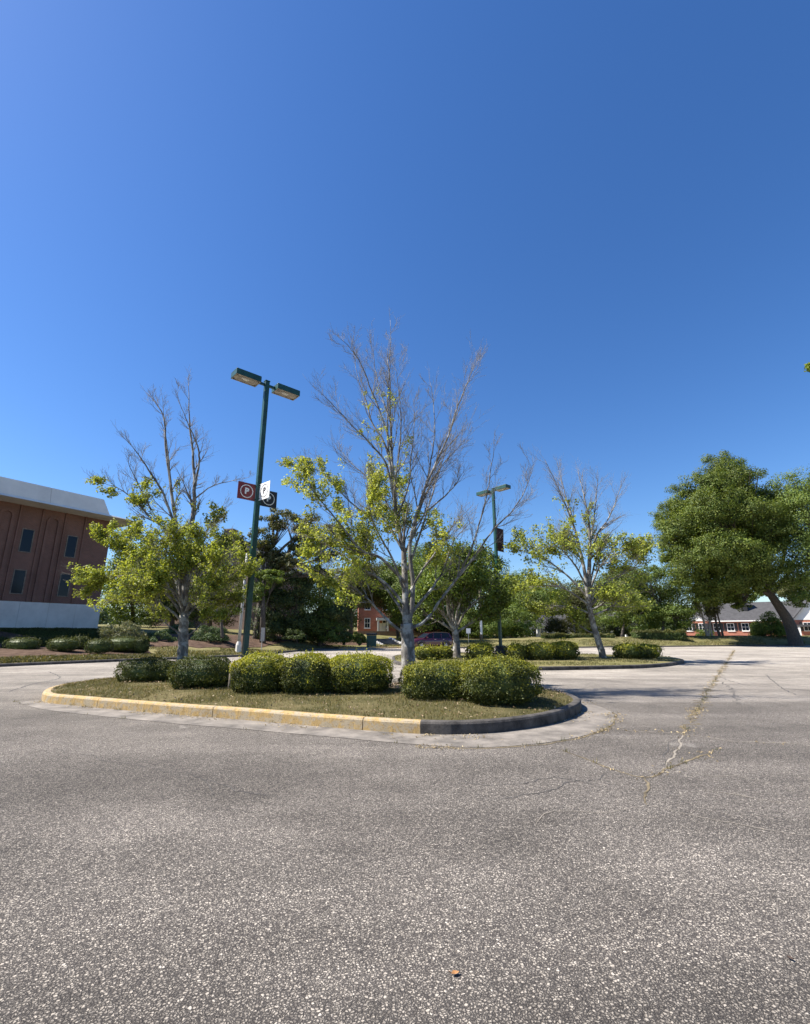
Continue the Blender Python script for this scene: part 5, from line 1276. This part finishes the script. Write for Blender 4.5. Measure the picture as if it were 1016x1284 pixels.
for sg in (-1, 1): mb.tube([(0, -.56, hA-.25), (sg*w2*.45, -.56, hA-.25-(hA-hE)*.5), (sg*(w2+.5), -.56, hE-.55)], .16, 4)
mb.build('bargeboard', M['wood'], root)
mb = MB(); mb.box((-.9, 1, hA-.8), (.35, 2.2, hA+1.0)); mb.box((-1.0, .9, hA+1.003), (.45, 2.3, hA+1.2)); brickpart(mb, 'chimney', M['brickOld'], root)
mb = MB()
V = []; n = 14
for i in range(n+1):
    a = math.pi*i/n
    for rr in (.95, 1.12): V += [(.9+rr*math.cos(a), -.08, hE-.5+rr*math.sin(a)), (.9+rr*math.cos(a), .02, hE-.5+rr*math.sin(a))]
mb.add(V, [(i*4, (i+1)*4, (i+1)*4+2, i*4+2) for i in range(n)]+[(i*4+2, (i+1)*4+2, (i+1)*4+3, i*4+3) for i in range(n)]+[(i*4+1, (i+1)*4+1, (i+1)*4, i*4) for i in range(n)])
wi = mb.build('window', M['concrete_pale'], root); mb = MB(); mb.add([(.9+.94*math.cos(math.pi*i/n), -.03, hE-.5+.94*math.sin(math.pi*i/n)) for i in range(n+1)]+[(-.04+.0, -.03, hE-2.2), (1.84, -.03, hE-2.2)][::-1], [tuple(range(n+3))]); mb.build('pane', M['glass'], wi)
mb = MB(); mb.box((-w2-9, 5, 0), (-w2-.01, 15, hE-.5)); brickpart(mb, 'wing_wall', M['brickOld'], root)
mb = MB(); a = [(-w2-9.4, 4.5, hE-.5), (-w2, 4.5, hE-.5), (-w2, 10, hE+2), (-w2-9.4, 10, hE+2), (-w2-9.4, 15.5, hE-.5), (-w2, 15.5, hE-.5)]
mb.add(a+[(x, y, z+.2) for x, y, z in a], [(0,3,2,1), (3,4,5,2), (6,7,8,9), (9,8,11,10), (0,1,7,6), (4,10,11,5), (0,6,9,3), (3,9,10,4)]); mb.build('wing_roof', M['roof'], root)

def sash(root, x0, x1, z0_, z1_, y, shutters=True, mat='white'):
    mb = MB(); f = .09
    for q in ((x0, z0_, x1, z0_+f), (x0, z1_-f, x1, z1_), (x0, z0_+f, x0+f, z1_-f), (x1-f, z0_+f, x1, z1_-f), (x0+f, (z0_+z1_)/2-.03, x1-f, (z0_+z1_)/2+.03), ((x0+x1)/2-.02, z0_+f, (x0+x1)/2+.02, (z0_+z1_)/2-.03), ((x0+x1)/2-.02, (z0_+z1_)/2+.03, (x0+x1)/2+.02, z1_-f)):
        mb.box((q[0], y-.06, q[1]), (q[2], y+.0, q[3]))
    wi = mb.build('window', M[mat], root); mb = MB(); mb.box((x0+f*.5, y-.025, z0_+f*.5), (x1-f*.5, y+.02, z1_-f*.5)); mb.build('pane', M['glass'], wi)
    mb = MB(); mb.box((x0-.06, y-.14, z0_-.09), (x1+.06, y+.01, z0_-.002)); mb.build('sill', M[mat], wi)
    if shutters:
        for a, b_ in ((x0-.50, x0-.06), (x1+.06, x1+.50)):
            mb = MB(); mb.box((a, y-.045, z0_), (b_, y+.005, z1_)); mb.build('shutter', M['black'], root)
# red brick building in the middle distance
Y = 78; a = at(449, 790, Y); b_ = at(560, 790, Y); t = at(480, 724, Y); gz = .9
root = empty('brick_building', (a.x, Y, gz), 'red brick building with small windows and white doorway behind the bin', 'building', None, R(6))
W = b_.x-a.x; H = t.z-gz; mb = MB(); mb.box((0, 0, 0), (W, 12, H)); brickpart(mb, 'wall', M['brickR'], root)
mb = MB(); mb.add([(-.5, -.6, H+.003), (W+.5, -.6, H+.003), (W+.5, 12.6, H+.003), (-.5, 12.6, H+.003), (3, 6, H+2.6), (W-3, 6, H+2.6)], [(3,2,1,0), (0,1,5,4), (1,2,5), (2,3,4,5), (3,0,4)]); mb.build('roof', M['roof'], root)
for fl in range(3):
    for i in range(5):
        x = 1.0+i*2.9; z = 1.2+fl*2.9
        if z+1.5 < H: sash(root, x, x+.95, z+.3, z+1.9, 0, False)
dx = at(480, 785, Y).x-a.x
mb = MB(); mb.box((dx-.9, -.9, 0), (dx-.6, -.6, 2.7)); mb.box((dx+.6, -.9, 0), (dx+.9, -.6, 2.7)); mb.box((dx-1.05, -1, 2.703), (dx+1.05, -.01, 3.1)); mb.build('porch', M['white'], root)
mb = MB(); mb.box((dx-.5, -.06, 0), (dx+.5, -.005, 2.3)); mb.build('door', M['white'], root)
mb = MB(); mb.box((-9, -6, -1), (W+2, -5.6, .9)); 
me = mb.mesh('garden_wall'); wall_uv(me); gw = link('garden_wall', me, M['brickOld'], None, (a.x, Y, gz+.1), R(6)); tag(gw, 'low dark brick wall in front of the red brick building', 'wall')

# white houses behind the centre right
def cottage(px0, px1, pye, pyr, Y, gz, label, wallm, rz=0, posts=(), depth=9, wins_=3):
    a = at(px0, pye, Y); b_ = at(px1, pye, Y); r = at((px0+px1)/2, pyr, Y); W = b_.x-a.x; H = a.z-gz; HR = r.z-gz
    root = empty('white_house', (a.x, Y, gz), label, 'house', None, rz)
    mb = MB(); mb.box((0, 0, 0), (W, depth, H)); 
    if wallm == 'brickR': brickpart(mb, 'wall', M[wallm], root)
    else: mb.build('wall', M[wallm], root)
    mb = MB(); v = [(-.4, -.5, H+.004), (W+.4, -.5, H+.004), (W+.4, depth+.5, H+.004), (-.4, depth+.5, H+.004), (-.4, depth/2, HR), (W+.4, depth/2, HR)]; mb.add(v, [(3,2,1,0), (0,1,5,4), (2,3,4,5), (0,4,3), (1,2,5)]); mb.build('roof', M['roof'], root)
    for i in range(wins_):
        x = W*(i+.5)/wins_; sash(root, x-.5, x+.5, H*.35, H*.8, 0, True)
    for p_ in posts:
        x = at(p_, pye, Y).x-a.x; mb = MB(); mb.box((x-.2, -1.5, -.8), (x+.2, -1.1, H+.0)); mb.build('porch_post', M['white'], root)
    return root
cottage(655, 715, 789, 770, 92, .2, 'white cottage with grey roof and porch posts behind trees', 'white', R(3), posts=(665, 672, 685, 690))
cottage(718, 800, 790, 768, 98, .1, 'long white house with grey roof glimpsed behind the leaning tree', 'white', R(-4), posts=(768, 780), wins_=5)

# brick row of houses on the right: facade recedes slightly to the left
Y1 = 100; gl = at(846, 785, Y1+3); gr = at(1100, 756, Y1-14)
d2 = Vector((gr.x-gl.x, gr.y-gl.y)); L = d2.length; an = math.atan2(d2.y, d2.x); gz = -1.3
def fx(px, py):
    r = ray(px, py); n_ = Vector((-math.sin(an), math.cos(an))); k = (gl.x*n_.x+gl.y*n_.y)/(r.x*n_.x+r.y*n_.y); q = Vector((r.x*k-gl.x, r.y*k-gl.y)); return q.x*math.cos(an)+q.y*math.sin(an), EYE+r.z*k-gz
root = empty('row_house', (gl.x, gl.y, gz), 'long red brick row with white gables, grey roof and black shutters', 'house', None, an)
xg0, _ = fx(857, 785); H = fx(915, 778.5)[1]; HR = fx(945, 757)[1]; print('row', H, HR, L, xg0)
mb = MB(); mb.box((xg0, 0, 0), (L, 11, H)); brickpart(mb, 'wall', M['brickR'], root)
mb = MB(); v = [(xg0-.4, -.6, H+.004), (L, -.6, H+.004), (L, 11.6, H+.004), (xg0-.4, 11.6, H+.004), (xg0+2.5, 5.5, HR+.6), (L, 5.5, HR+.6)]; mb.add(v, [(3,2,1,0), (0,1,5,4), (2,3,4,5), (0,4,3), (1,2,5)]); mb.build('roof', M['roof'], root)
mb = MB(); mb.box((xg0-.4, -.72, H-.16), (L, -.603, H+.05)); mb.build('gutter_board', M['white'], root)
def gable(xa, xb, hp):
    mb = MB(); xm = (xa+xb)/2; mb.box((xa, -1.2, 0), (xb, -.003, H)); brickpart(mb, 'gable_wall', M['brickR'], root)
    mb = MB(); mb.add([(xa, -1.25, H+.01), (xb, -1.25, H+.01), (xm, -1.25, H+hp), (xa, 4, H+.01), (xb, 4, H+.01), (xm, 4, H+hp)], [(0,1,2), (5,4,3), (0,3,4,1)]); mb.build('gable', M['white'], root)
    mb = MB()
    for sg, xe in ((-1, xa-.5), (1, xb+.5)):
        ze = H+.01-.5*hp/((xb-xa)/2); p_ = [(xm, -1.7, H+hp+.08), (xe, -1.7, ze+.08), (xe, 5, ze+.08), (xm, 5, H+hp+.08)]; mb.add(p_+[(x, y, z+.22) for x, y, z in p_], [(0,1,2,3), (7,6,5,4), (0,4,5,1), (1,5,6,2)])
    mb.build('gable_roof', M['roof'], root)
    mb = MB()
    for i in range(1):
        n = 14; V = [(xm+.55*math.cos(2*math.pi*j/n), -1.30, H+hp*.42+.4*math.sin(2*math.pi*j/n)) for j in range(n)]+[(xm+.55*math.cos(2*math.pi*j/n), -1.255, H+hp*.42+.4*math.sin(2*math.pi*j/n)) for j in range(n)]
        mb.add(V, [tuple(reversed(range(n)))]+[(j, (j+1) % n, n+(j+1) % n, n+j) for j in range(n)])
    mb.build('vent', M['panel'], root)
g0 = xg0; g1 = fx(888, 782)[0]; hp = fx(878, 769)[1]-H
gable(g0, g1, max(1.2, hp)); g2 = fx(992, 772)[0]; g3 = fx(1045, 765)[0]; gable(g2, g3, max(2.0, fx(1014, 757)[1]-H+.8))
wz0, wz1 = H-2.0, H-.45
for pxw, off in ((863, -1.2), (879.5, -1.2), (897.7, 0), (915, 0), (933.4, 0), (950, 0), (970, 0), (1010, -1.2), (1028, -1.2), (1062, 0), (1080, 0)):
    x, _ = fx(pxw, 778); sash(root, x-.62, x+.62, wz0, wz1, off); sash(root, x-.62, x+.62, wz0-2.9, wz1-2.7, off)
xc, _ = fx(936, 775); mb = MB(); mb.box((xc-.4, 2.4, H), (xc+.6, 3.6, HR+1.5)); mb.box((xc-.5, 2.3, HR+1.503), (xc+.7, 3.7, HR+1.75)); mb.build('chimney', M['black'], root)
xp, zp = fx(1007, 786)
mb = MB(); mb.box((xp-1.3, -3.4, zp), (xp+3.5, -1.26, zp+.35)); mb.build('porch_roof', M['roof'], root)
for q in (xp-1.0, xp+3.1): mb = MB(); mb.box((q-.16, -3.3, 0), (q+.16, -3.0, zp-.003)); mb.build('porch_post', M['white'], root)
soil_patch(at(508, 871, 12.9).x, 12.3, .85, .215)
